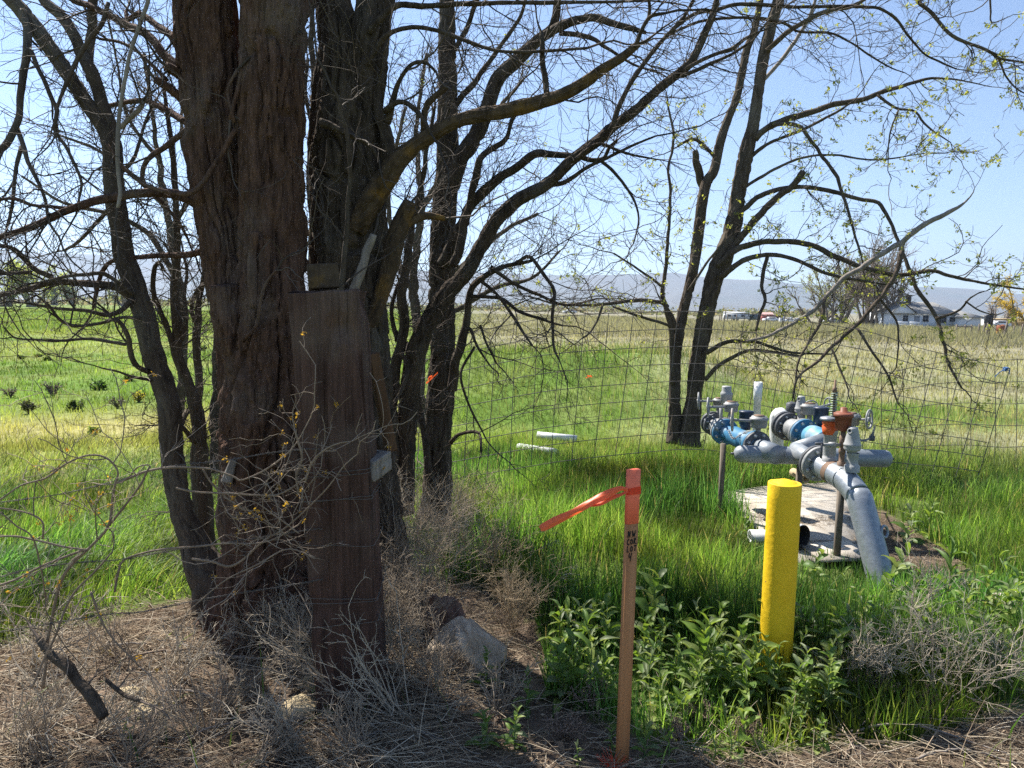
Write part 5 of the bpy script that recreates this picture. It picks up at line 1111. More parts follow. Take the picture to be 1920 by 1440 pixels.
def handwheel(c, ax, R, shaft_to):
    ax = nrm(np.asarray(ax, float)); o = add('handwheel', MB().add(*ring(c, ax, R, R * .11, 28, 7)), 'cast_grey')
    ref = np.array([0, 0, 1.]); N = nrm(np.cross(ax, ref)); B = np.cross(ax, N); mb = MB()
    for k in range(3):
        a = k * 2 * math.pi / 3 + .4; d = N * math.cos(a) + B * math.sin(a); mb.add(*cyl(c - ax * R * .1, c + d * R, R * .09, sides=7))
    addsub(o, 'spokes', mb, 'cast_grey')
    addsub(o, 'shaft', MB().add(*cyl(c, np.asarray(shaft_to), R * .13, sides=10)).add(*smoothcyl(c, ax, [(-R * .2, 0), (-R * .2, R * .24), (R * .1, R * .24), (R * .1, 0)], 12)), 'cast_grey')
def gearbox(c, w, d, h, stem_to, yaw=0.0):
    X = np.array([math.cos(yaw), math.sin(yaw), 0]); mb = MB()
    V, Q = lathe(c, (0, 0, 1), [(-h / 2, 0), (-h / 2, .9), (-h / 2 + .012, 1), (h * .12, 1), (h * .16, 1.12), (h * .34, 1.12), (h * .36, .95), (h / 2, .9), (h / 2, 0)], 8)
    V = c + (V - c) * np.array([w / 2, d / 2, 1]); mb.add(V, Q); o = add('gearbox', mb, 'cast_grey', False)
    addsub(o, 'stem', MB().add(*cyl(c - [0, 0, h / 2], np.asarray(stem_to), .018, sides=12)), 'cast_grey')
    addsub(o, 'lid', MB().add(*smoothcyl(c + [0, 0, h / 2], (0, 0, 1), [(0, w * .3), (.008, w * .3), (.008, 0)], 16)), 'rust', False)
    return o
def vent(c, r, h, mat='pvc_grey'):           # air release valve: bulb with a hooded mouth
    o = add('air_vent', MB().add(*smoothcyl(c, (0, 0, 1), [(0, r * .55), (h * .10, r * .6), (h * .14, r * .95), (h * .22, r * 1.06), (h * .30, r * 1.0), (h * .32, r * 1.08), (h * .37, r * 1.08), (h * .40, r * .98), (h * .62, r * .86), (h * .82, r * .68), (h * .93, r * .62), (h, r * .55), (h, 0)], 28)), mat)
    q = c + np.array([-r * .58, -r * .35, h * .86]); addsub(o, 'mouth', MB().add(*ring(q, (-.8, -.6, .1), r * .30, r * .11, 16, 6)), mat)
    addsub(o, 'mouth_hole', MB().add(*smoothcyl(q - np.array([-.8, -.6, .1]) * r * .05, (-.8, -.6, .1), [(0, r * .26), (.002, 0)], 14)), 'black')
# discharge pipe: flange, straight run, 45 degree elbow, leg into the ground
fc = px(1532, 868, 4.75); bend = px(1606, 912, 4.34); foot = G(1655, 1098); r6 = .077
ax = nrm(bend - fc); leg = nrm(foot - bend)
o = add('flange', MB().add(*smoothcyl(fc - ax * .016, ax, [(-.012, 0), (-.012, .119), (.012, .119), (.012, 0)], 40)), 'dark_flange', False)
flange(fc + ax * .018, ax, .122, .026, 'cast_grey', 8, .013)
pts = [fc + ax * .02, fc + ax * .1] + [bend - ax * .13, bend - ax * .075 + leg * .02, bend + leg * .065 - ax * .015, bend + leg * .13, foot + leg * .22]
pts = catmull(np.array(pts), 60)
add('discharge_pipe', MB().add(*tube(pts, r6, 40)), 'galv')
add('coupling_band', MB().add(*smoothcyl(bend - ax * .13, ax, [(-.004, r6), (-.004, r6 + .003), (.004, r6 + .003), (.004, r6)], 40)), 'galv')
lug = foot - leg * .30 + np.array([.075, -.03, .03])
add('lifting_eye', MB().add(*ring(lug, (.55, -.8, .2), .034, .0085, 20, 8)), 'galv')
add('rust_band', MB().add(*tube(np.array([fc + ax * .155, fc + ax * .20]), r6 + .0012, 40, False)), 'rust')
# cross manifold
ml, mr_ = px(1392, 851, 5.02), px(1657, 860, 4.96); mr = 16.3 * MPP(1520, 855, 5.0); dm = nrm(mr_ - ml)
L_ = np.linalg.norm(mr_ - ml)
add('manifold_pipe', MB().add(*smoothcyl(ml, dm, [(-.062, 0), (-.060, mr * .25), (-.050, mr * .62), (-.034, mr * .85), (-.015, mr * .97), (0, mr), (L_, mr), (L_ + .015, mr * .97), (L_ + .034, mr * .85), (L_ + .045, mr * .62), (L_ + .05, mr * .2), (L_ + .05, 0)], 36)), 'galv_dull')
for s, c in ((-.07, ml), (.058, mr_)):
    add('end_plug', MB().add(*cyl(c + dm * (s * .7), c + dm * s * 1.15, .009, sides=8)), 'dark_flange')
add('manifold_neck', MB().add(*cyl(fc - ax * .03, fc - ax * .26, mr * .98, sides=32)), 'galv_dull')
# stands
for a, b, w in (((1578, 900, 4.42), (1567, 1041), .034), ((1500, 866, 5.0), (1501, 912), .034), ((1356, 838, 5.35), (1352, 918), .034)):
    p0 = px(*a); q = p0.copy(); q[2] = .0
    add('stand_leg', MB().add(*box((p0 + q) / 2, w, w, p0[2] + .05)), 'weathered_post', False)
# saddles and tall fittings on the discharge pipe
def on(u, vb, Y): return px(u, vb, Y)
pr_ = on(1553, 858, 4.62)
z = lambda v, Y, u=1553: px(u, v, Y)[2]
def col(u, Y, spec, name, mat, sides=24):      # vertical turned part from (v, radius px) pairs
    c = px(u, spec[0][0], Y); c0 = c.copy(); k = MPP(u, spec[0][0], Y)
    return add(name, MB().add(*lathe((c[0], c[1], 0), (0, 0, 1), [(px(u, v, Y)[2], r * k) for v, r in spec], sides)), mat, sides > 8)
col(1554, 4.62, [(866, 14), (857, 14), (856, 11), (852, 11.5), (815, 11.5), (814, 12.5), (806, 12.5)], 'riser', 'pvc_grey')
col(1555, 4.62, [(814, 0), (814, 12.5), (808, 14), (800, 14.5), (797, 12.5), (794, 14.5), (788, 13), (787, 0)], 'relief_valve_body', 'orange_valve', 8)
col(1554, 4.62, [(788, 0), (788, 15.5), (785.5, 16), (783, 15), (781, 8), (780, 0)], 'relief_valve_plate', 'galv')
sp = px(1562, 781, 4.62); h = px(1562, 736, 4.62)[2] - sp[2]; a = np.linspace(0, 2 * math.pi * 10, 220)
add('spring', MB().add(*tube(np.stack([sp[0] + .0175 * np.cos(a), sp[1] + .0175 * np.sin(a), sp[2] + h * a / a[-1]], -1), .0042, 6)), 'spring')
col(1562, 4.62, [(782, 2.2), (736, 2.2), (736, 4), (727, 4), (726, 2), (712, 2), (712, 0)], 'threaded_rod', 'rust', 12)
col(1577, 4.50, [(876, 7.5), (866, 7.5), (865, 5), (850, 5.2), (849, 6.2), (842, 6.2), (841, 4.6), (836, 4.6), (835, 6.2), (818, 6.2), (817, 5), (808, 4.6)], 'brass_riser', 'rust', 16)
rc = px(1581, 790, 4.50); k = MPP(1581, 790, 4.5)
add('pressure_cap', MB().add(*lathe(rc, (0, 0, 1), [(-18 * k, 0), (-18 * k, 8 * k), (-14 * k, 12 * k), (-12 * k, 14.5 * k), (8 * k, 16 * k), (9 * k, 18.5 * k), (15 * k, 18.5 * k), (16 * k, 15 * k), (18 * k, 13 * k), (18 * k, 6.5 * k), (26 * k, 6.5 * k), (26 * k, 0)], 8)), 'red_brown', False)
bv = px(1577, 834, 4.5); hv = px(1540, 834, 4.45)
o = add('ball_valve', MB().add(*cyl(bv, hv, .011, sides=12)).add(*smoothcyl(px(1560, 834, 4.48), (1, 0, 0), [(-.02, 0), (-.02, .018), (.02, .018), (.02, 0)], 8)), 'cast_grey')
addsub(o, 'lever', MB().add(*box(px(1540, 846, 4.43), .012, .006, .095)).add(*box(px(1536, 832, 4.44), .05, .012, .014)), 'dark_flange', False)
col(1597, 4.42, [(884, 13.5), (873, 13.5), (872, 12), (868, 10), (854, 10), (853, 11), (849, 11)], 'saddle', 'pvc_grey')
vk = MPP(1597, 830, 4.42); vent(px(1597, 851, 4.42), 14.3 * vk, 51 * vk)
# right-hand valve train behind the manifold
yr = 5.55
f1 = px(1473, 798, yr + .12); f2 = px(1507, 813, yr - .12); axr = nrm(f2 - f1)
flange(f1 - axr * .02, axr, .112, .03, 'dark_flange', 8, .012); flange(f1 + axr * .035, axr, .114, .026, 'dark_flange', 8, .009)
el = catmull(np.array([px(1456, 850, yr + .25), px(1456, 800, yr + .25), px(1457, 782, yr + .25), px(1464, 777, yr + .2), f1 - axr * .03]), 24)
add('white_elbow', MB().add(*tube(el, .055, 24)), 'pvc_white')
add('valve_body', MB().add(*tube(np.array([f1 + axr * .04, (f1 + f2) / 2, f2 - axr * .03]), [.07, .085, .07], 26)), 'cast_grey')
flange(f2 - axr * .03, axr, .112, .028, 'cast_grey', 8, .010, bolts=False); flange(f2 + axr * .004, axr, .116, .026, 'blue', 8, .012)
f3 = px(1545, 826, yr - .42)
add('meter_body', MB().add(*tube(catmull(np.array([f2, f2 + axr * .09, (f2 + f3) / 2 + [0, 0, .01], f3]), 16), [.062] * 5 + [.078] * 6 + [.066] * 5, 26)), 'pale_blue')
add('meter_neck', MB().add(*tube(np.array([f3, fc - ax * .2 + [0, .1, 0]]), .058, 24)), 'galv_dull')
col(1538, yr - .25, [(800, 8), (793, 8), (792, 13.2), (768, 13.5), (766, 14.5), (763.5, 14.5), (763, 0)], 'register_cap', 'navy', 14)
gearbox(px(1518, 767, yr), .135, .12, .085, px(1518, 800, yr), .2)
handwheel(px(1519, 758, yr + .35), (.25, 1, .1), .058, px(1518, 766, yr)) if False else None
vk = MPP(1501, 770, yr); col(1501, yr + .05, [(806, 9), (790, 9), (789, 7), (776, 7)], 'vent_riser', 'cast_grey'); vent(px(1501, 779, yr + .05), 10.5 * vk, 37 * vk)
col(1482, yr + .3, [(800, 7), (775, 7), (774, 10), (756, 10), (755, 8), (752, 0)], 'gauge_body', 'dark_flange', 10)
gearbox(px(1596, 786, 5.1), .12, .11, .085, px(1594, 850, 5.1))
handwheel(px(1630, 786, 5.0), (1, -.95, .05), .066, px(1600, 787, 5.1))
handwheel(px(1521, 762, yr + .5), (.3, 1, .05), .052, px(1519, 768, yr))
handwheel(px(1556, 758, yr + .3), (1, .5, .05), .056, px(1522, 766, yr))
# left-hand valve train
yl = 5.75
g1, g2, g3 = px(1337, 794, yl + .1), px(1360, 810, yl - .2), px(1419, 836, yl - .62)
axl = nrm(g2 - g1)
flange(g1 - axl * .02, axl, .097, .03, 'dark_flange', 8, .011); flange(g1 + axl * .05, axl, .095, .026, 'dark_flange', 8, .009)
add('valve_body', MB().add(*tube(np.array([g1, (g1 + g2) / 2, g2]), [.06, .068, .06], 24)), 'cast_grey')
flange(g2 - axl * .03, axl, .108, .024, 'cast_grey', 8, .009, bolts=False); flange(g2, axl, .104, .026, 'blue', 8, .012)
add('meter_body', MB().add(*tube(catmull(np.array([g2, g2 + axl * .10 + [.02, 0, 0], (g2 + g3) / 2, g3 + [-.03, .06, .01], g3]), 22), [.058] * 6 + [.075] * 9 + [.064] * 7, 26)), 'blue')
axg = nrm(g3 - (g2 + g3) / 2); flange(g3 - axg * .03, axg, .106, .024, 'blue', 8, .009, bolts=False); flange(g3, axg, .110, .028, 'dark_flange', 8, .012)
add('valve_body', MB().add(*tube(np.array([g3, g3 + axg * .1, g3 + axg * .25]), [.06, .066, .07], 24)), 'galv_dull')
col(1398, yl - .4, [(805, 9), (801, 9), (800, 11), (796, 11), (795, 12.5), (775, 13), (773, 14), (770.5, 14), (770, 0)], 'register_cap', 'navy', 14)
gearbox(px(1423, 791, yl - .62), .125, .11, .085, px(1419, 822, yl - .62), .2)
handwheel(px(1373, 787, yl - .65), (1, -.35, .05), .078, px(1420, 790, yl - .62))
gearbox(px(1371, 763, yl - .05), .115, .10, .08, px(1367, 795, yl - .05))
handwheel(px(1328, 763, yl - .15), (1, -.35, .05), .072, px(1368, 763, yl - .05))
gearbox(px(1348, 755, yl + .15), .10, .09, .07, px(1346, 790, yl + .15))
handwheel(px(1310, 752, yl + .05), (1, -.3, .05), .068, px(1346, 752, yl + .15))
col(1361, yl + .05, [(760, 8), (757, 8), (756, 10), (742, 10.5), (741, 11), (737, 11), (735, 9.5), (733, 8.6), (726, 8.6), (724, 8.2), (724, 0)], 'check_valve', 'pvc_grey')
add('grey_riser', MB().add(*cyl(px(1352, 795, yl), px(1352, 764, yl), .014, sides=12)), 'pvc_grey')
for pth in (((1366, 806, yl - .45), (1375, 822, yl - .55), (1390, 814, yl - .5), (1406, 808, yl - .55), (1418, 815, yl - .6)), ((1640, 800, 5.0), (1634, 818, 5.0), (1620, 826, 5.0), (1605, 822, 5.0))):
    q = catmull(np.array([px(*a) for a in pth]), 30)
    mb = MB()
    for i in range(0, 29): mb.add(*ring((q[i] + q[i + 1]) / 2, np.cross(q[i + 1] - q[i], (0, 1, .3) if i % 2 else (1, .2, .6)), .0085, .0022, 10, 5))
    add('lock_chain', mb, 'cast_grey')
pl = px(1635, 822, 5.0); add('padlock', MB().add(*box(pl, .035, .018, .035)).add(*ring(pl + [0, 0, .022], (0, 1, 0), .012, .003, 12, 5)), 'dark_flange', False)
# plain white upright pipe and small stub
q = px(1422, 716, 6.7); single('white_standpipe', MB().add(*lathe((q[0], q[1], 0), (0, 0, 1), [(-.1, .034), (q[2] - .18, .034), (q[2] - .176, .039), (q[2], .0395), (q[2], .034), (q[2] - .03, .033)], 24)), M['pvc_white'], 'plain white upright pipe behind the left valve cluster', 'pipe', (q[0], q[1], 0))
q = px(1512, 898, 5.0); dr = nrm(np.array([.15, -1, -.05]))
add('drain_stub', MB().add(*lathe(q, dr, [(-.18, .031), (0, .031), (0, .026), (-.16, .026)], 20)), 'tan_wall')
# loose pipe on the pad
a, b = px(1408, 964, 4.72), px(1500, 970, 4.72); a[2] = b[2] = .028 + .045; d = nrm(b - a)
dp = thing('loose_drain_pipe', 'loose white pipe with a black open mouth lying on the pad behind the bollard', 'pipe', (a[0], a[1], .028))
part(dp, 'pipe', MB().add(*lathe(a, d, [(.1, .038), (0, .038), (-.001, .044), (.33, .044)], 24)), M['pvc_white'])
c = px(1500, 972, 4.60); c[2] = .028 + .086; dd = nrm(np.array([.52, -.85, 0]))
part(dp, 'mouth', MB().add(*lathe(c, dd, [(-.22, .044), (-.19, .066), (-.15, .080), (-.02, .082), (.02, .085), (.022, .079)], 32)), M['pvc_white'])
part(dp, 'black_liner', MB().add(*lathe(c, dd, [(.024, .0845), (.026, .080), (.02, .077), (-.16, .074), (-.165, 0)], 32)), M['black'])
# white pipes lying in the field
for (u0, v0, u1, v1, Y, lab) in ((1008, 796, 1082, 800, 9.6, 'white pipe lying level in the grass beyond the wire'), (974, 822, 1040, 846, 8.0, 'white pipe pointing at an angle through the grass beyond the wire')):
    a = G(u0, v0, .06); b = G(u1, v1, .06); a[2] = gz(a[0], a[1]) + .11; b[2] = gz(b[0], b[1]) + .11
    single('white_pipe', MB().add(*lathe(a, b - a, [(.1, .040), (0, .040), (-.001, .047), (np.linalg.norm(b - a), .047), (np.linalg.norm(b - a), 0)], 20)), M['pvc_white'], lab, 'pipe', a, 'white pipes lying in the field')

# ------------------------------------------------------------------ rocks, log, stones
def rock(c, sx_, sy_, sz_, seed, n=40):
    th = np.linspace(0, math.pi, n); ph = np.linspace(0, 2 * math.pi, 2 * n, endpoint=False); A, Bq = np.meshgrid(th, ph, indexing='ij')
    d = np.stack([np.sin(A) * np.cos(Bq), np.sin(A) * np.sin(Bq), np.cos(A)], -1)
    r = np.random.default_rng(seed); rad = np.ones_like(A)
    for k in range(26):
        nv = nrm(r.normal(size=3)); h = r.uniform(.66, .98); dp_ = d @ nv; rad = np.minimum(rad, np.where(dp_ > .05, h / np.maximum(dp_, .05), 9))
    x, y, z = d[..., 0] * 3, d[..., 1] * 3, d[..., 2] * 3
    rad = rad * (1 + .20 * (fbm(x * 1.5 + z, y * 1.5 - z * .7, seed, 5) - .5) * 2)
    V = c + d * rad[..., None] * np.array([sx_, sy_, sz_]); m = 2 * n
    i = np.arange(n - 1)[:, None] * m; j = np.arange(m)[None, :]; j2 = (j + 1) % m
    return V.reshape(-1, 3), np.stack([i + j, i + m + j, i + m + j2, i + j2], -1).reshape(-1, 4)
c = G(888, 1262); single('rough_rock', MB().add(*rock(c + [-.03, .10, .05], .18, .15, .165, 13, 60)), M['rock'], 'rough tan-grey rock in the dry brush right of the post', 'rock', c)
c = G(850, 1215); single('rough_rock', MB().add(*rock(c + [-.05, .16, .05], .13, .12, .17, 15, 50)), M['rock_dark'], 'reddish-brown rock just behind the tan-grey one', 'rock', c)
for u, v, s, sd, lab in ((560, 1330, .10, 7, 'flat pale yellow stone in the twig litter below the post'), (595, 1285, .08, 8, 'smaller pale stone above the yellow one by the post foot'), (285, 1335, .07, 9, 'pale stone among the roots at the lower left'), (240, 1300, .05, 10, 'small buff stone beside the gnarled root')):
    c = G(u, v); single('pale_stone', MB().add(*rock(c + [0, 0, .0], s, s * .8, s * .45, sd, 24)), M['sandstone'], lab, 'stone', c, 'pale stones in the litter')
log = Tree('gnarled_root', 'dark gnarled root rising from the litter at the lower left', G(170, 1300), None, 'bark_dark', (.16, .12, .09), 53)
log.limb([(195, 1345, 9), (172, 1312, 11), (145, 1275, 9), (128, 1248, 10), (95, 1225, 8), (72, 1196, 6)], 2.30, 2.42, 'root', tw=.6)
log.limb([(200, 1275, 3.5), (215, 1290, 4), (235, 1305, 4), (262, 1316, 3)], 2.3, 2.2, 'root', tw=.4)
log.twigs(6, L1=(.1, .3), L2=(.05, .15), n2=3, n3=1)
# ------------------------------------------------------------------ grass
def blades(x, y, h, w, lean, ld, col, K=4, droop=.5, z=None):
    n = len(x); r = rng
    base = np.stack([x, y, (hgt(x, y) if z is None else z) - .01], -1)
    L = np.stack([np.cos(ld), np.sin(ld), 0 * ld], -1); wa = r.uniform(0, 2 * math.pi, n); Wd = np.stack([np.cos(wa), np.sin(wa), 0 * wa], -1)
    f = np.linspace(0, 1, K); V = np.zeros((n, 2 * K - 1, 3)); C = np.zeros((n, 2 * K - 1, 3))
    for k in range(K):
        bend = lean * f[k] ** 1.7; zz = h * (f[k] * np.cos(np.minimum(lean, 1.2) * .6 * f[k]) - droop * lean * .35 * f[k] ** 3)
        c = base + L * (h * bend)[:, None] + np.stack([0 * zz, 0 * zz, zz], -1)
        ww = (w * (1 - f[k]) ** .6)[:, None]
        if k < K - 1: V[:, 2 * k] = c - Wd * ww; V[:, 2 * k + 1] = c + Wd * ww; C[:, 2 * k] = C[:, 2 * k + 1] = col
        else: V[:, 2 * k] = c; C[:, 2 * k] = col
    m = 2 * K - 1; b = (np.arange(n) * m)[:, None]
    Q = np.concatenate([b + np.array([2 * k, 2 * k + 1, 2 * k + 3, 2 * k + 2]) for k in range(K - 2)]) if K > 2 else None
    T = b + np.array([2 * (K - 2), 2 * (K - 2) + 1, 2 * (K - 1)])
    return V.reshape(-1, 3), Q, T, C.reshape(-1, 3)
def wedge(n, r0, r1, power, half=46):
    q = rng.random(n)
    if power == 2: r = r0 * (r1 / r0) ** q
    else: e = 2 - power; r = (r0 ** e + q * (r1 ** e - r0 ** e)) ** (1 / e)
    a = np.radians(rng.uniform(-half, half, n)); return r * np.sin(a), r * np.cos(a), r
def shrink(poly, k):
    c = np.mean(np.array(poly), axis=0); return [c + (np.array(p) - c) * k for p in poly]
def near_grass():
    x, y, r = wedge(225000, 2.35, 9.5, 1.15)
    bad = inpoly(x, y, LITTER) | inpoly(x, y, shrink(PAD, .97)) | inpoly(x, y, PATCH)
    edge = rng.random(len(x)) < .004
    keep = ~bad | (edge & ~inpoly(x, y, shrink(PAD, .9)))
    cl = fbm(x * 1.7, y * 1.7, 71, 3); keep &= rng.random(len(x)) < np.clip(.35 + (cl - .35) * 2.6, .25, 1)
    x, y, r, cl = x[keep], y[keep], r[keep], cl[keep]; n = len(x); a = x / r
    left = 1 - sstep(-.18, -.05, a)
    h = rng.uniform(.10, .30, n) * (.6 + .9 * cl) * (1 - .28 * left) * np.where((a > .0) & (r < 4.6), 1.15, 1)
    h *= np.where((np.abs(x - 1.9) < 1.0) & (y > 3.7) & (y < 5.25), .62, 1); h *= np.where((x > .1) & (r < 3.35), .62, 1); h *= np.where(r > 6.0, .8, 1); h *= np.where((x > 1.2) & (x < 2.8) & (y > 5.45) & (y < 6.8), 1.5, 1)
    h *= np.where((x > 1.75) & (x < 3.6) & (y > 2.8) & (y < 5.2), .8, 1)
    w = rng.uniform(.0016, .0040, n) * (.8 + r / 14)
    lean = np.abs(rng.normal(.28, .18, n)) + left * rng.uniform(.1, .9, n) * sstep(.4, .6, fbm(x * .9, y * .9, 81, 2) + .12)
    ld = rng.uniform(0, 2 * math.pi, n) * (1 - left * .45) + left * .45 * (-.35 + 5.0 * (fbm(x * 1.1, y * 1.1, 83, 2) - .5))
    g = rng.uniform(.55, 1.5, n)[:, None]
    c = fieldcol(x, y); base = np.array([.060, .135, .018]); tipc = np.array([.160, .215, .055]); k = rng.random(n)[:, None]
    lush = base * (1 - k) + tipc * k
    cf = fbm(x * 2.4, y * 2.4, 111, 3); hf = fbm(x * .9, y * .9, 121, 3)
    lush = lush * (.45 + 1.25 * sstep(.3, .68, cf))[:, None] * (1 + (hf - .5)[:, None] * np.array([1.3, .35, -.6]))
    fl = sstep(6.0, 9, r)[:, None]; c = lush * (1 - fl) + c * (.75 + .8 * cf[:, None]) * fl
    h = h * (.62 + .75 * cf)
    dead = rng.random(n) < np.where(r > 6.5, .07, .035); c[dead] = np.array([.34, .27, .15]) * rng.uniform(.6, 1.2, (dead.sum(), 1))
    c = c * g; nb = r < 5.2; mb = MB(); mb.add(*blades(x[nb], y[nb], h[nb], w[nb], lean[nb], ld[nb], c[nb], 4)); nb = ~nb; mb.add(*blades(x[nb], y[nb], h[nb], w[nb], lean[nb], ld[nb], c[nb], 3))
    o = link('meadow_grass', mb.mesh('meadow_grass', M['grass'])); tag(o, 'lush green grass around the pipework and left of the trunks', 'grass', kind='stuff')
near_grass()
def field_grass():
    x, y, r = wedge(108000, 8.8, 45, 2.0); n = len(x); a = x / r
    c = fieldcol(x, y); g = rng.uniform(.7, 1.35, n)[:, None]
    rightd = sstep(.03, .2, a)
    h = rng.uniform(.05, .17, n) * (.5 + .9 * fbm(x * .8, y * .8, 91, 3)) * (1 + .25 * rightd * sstep(10, 16, r))
    berm = np.exp(-((y - 14.0) / 3) ** 2) * sstep(-3, -.8, x) * (1 - sstep(3.5, 6, x)); h *= 1 + 1.0 * berm
    cl = fbm(x * 1.1, y * .6, 95, 3); c = c * (.55 + .95 * sstep(.3, .7, cl))[:, None]
    pt = sstep(.52, .68, fbm(x * .5, y * .35, 131, 4)) * (.25 + .5 * sstep(-.1, .15, a)); c = c * (1 - pt[:, None]) + np.array([.33, .29, .17]) * pt[:, None]; h = h * (.55 + .9 * cl)
    c = c * (1 - .55 * berm[:, None]) + np.array([.055, .125, .016]) * .55 * berm[:, None]
    st = (rng.random(n) < .25 * rightd + .04); c[st] = np.array([.36, .31, .20]) * rng.uniform(.5, 1.1, (st.sum(), 1)); h[st] *= 1.5
    w = np.maximum(.0018, r * rng.uniform(.00030, .00064, n)); w[st] *= .5
    V, Q, T, C = blades(x, y, h, w, np.abs(rng.normal(.3, .2, n)), rng.uniform(0, 6.28, n), c * g, 3)
    o = link('field_grass', MB().add(V, Q, T, C).mesh('field_grass', M['grass'])); tag(o, 'mixed green and dry grass of the open field beyond the fence', 'grass', kind='stuff')
    x, y, r = wedge(90000, 42, 190, 2.0); n = len(x); c = fieldcol(x, y) * rng.uniform(.7, 1.35, n)[:, None]
    h = rng.uniform(.15, .42, n) * (1 + .9 * sstep(.03, .2, x / r)) * (.4 + 1.2 * fbm(x * .15, y * .15, 97, 3))
    V, Q, T, C = blades(x, y, h, r * .00055, np.abs(rng.normal(.3, .2, n)), rng.uniform(0, 6.28, n), c, 2)
    o = link('far_grass', MB().add(V, Q, T, C).mesh('far_grass', M['grass'])); tag(o, 'rough tan and green grass of the far field', 'grass', kind='stuff')
field_grass()

# field shrubs on the left
def leafy_bush(name, label, u, v, hpx, wpx, col, seed, group, dens=500):
    r = np.random.default_rng(seed); g = G(u, v); g[2] = gz(g[0], g[1]); k = g[1] / F; hh, ww = hpx * k, wpx * k
    t = thing(name, label, 'shrub', g, group); n = 14
    st = np.tile(g, (n, 1)); d = nrm(np.stack([r.normal(0, .5 * ww / hh, n), r.normal(0, .5 * ww / hh, n), np.ones(n)], -1))
    P0, R0 = grow(st, d, hh * r.uniform(.7, 1.1, n), k * 1.2, k * .6, 6, .12, .02, r); a, b, c = sprout(P0, R0, 5, .2, 1, (.4, 1), r)
    P1, R1 = grow(a, b, hh * r.uniform(.15, .35, len(a)), k * .7, k * .4, 4, .15, .02, r)
    mb = MB(); V, Q = btubes(P0, R0, 3); mb.add(V, Q, None, (.12, .10, .08)); V, Q = btubes(P1, R1, 3); mb.add(V, Q, None, (.15, .12, .1)); part(t, 'stems', mb, M['twig'])
    if dens:
        pts = np.concatenate([P0[:, 2:].reshape(-1, 3), P1.reshape(-1, 3)]); leaves(t, pts[r.integers(0, len(pts), dens)] + r.normal(0, hh * .05, (dens, 3)), k * 7, col, r)
dk = (.085, .12, .035)
for i, (u, v, h, w, c, lab, dn) in enumerate((
    (142, 772, 28, 40, dk, 'round dark green shrub at the edge of the golden band', 900), (176, 816, 26, 34, (.12, .17, .04), 'pale green shrub alone in the golden grass', 500),
    (52, 775, 35, 26, (.10, .11, .05), 'grey-green shrub on bare stems near the left edge', 400), (242, 716, 18, 20, dk, 'small dark shrub just left of the slender trunk', 500),
    (88, 676, 10, 18, dk, 'tiny dark tussock in the far green field', 300), (72, 668, 8, 14, dk, 'smallest dark tussock in the far green field', 200), (40, 672, 8, 20, dk, 'flat dark tussock near the left edge of the field', 250),
    (185, 730, 25, 34, (.08, .15, .03), 'bright green bushy clump behind the dark round shrub', 600), (260, 755, 30, 24, (.30, .28, .05), 'yellow-flowering shrub beside the slender trunk', 350), (382, 655, 12, 12, dk, 'dark shrub seen between sapling and big trunk', 300),
    (20, 745, 30, 30, (.13, .12, .07), 'wispy bare shrub at the left edge', 60), (100, 745, 38, 26, (.13, .12, .07), 'tall wispy bare weed cluster left of the dark round shrub', 60), (220, 765, 34, 30, (.13, .12, .07), 'wispy bare shrub right of the dark round shrub', 60))):
    leafy_bush('field_shrub', lab, u, v, h * .72, w * .72, c, 200 + i, 'shrubs in the green field', int(dn * .6))

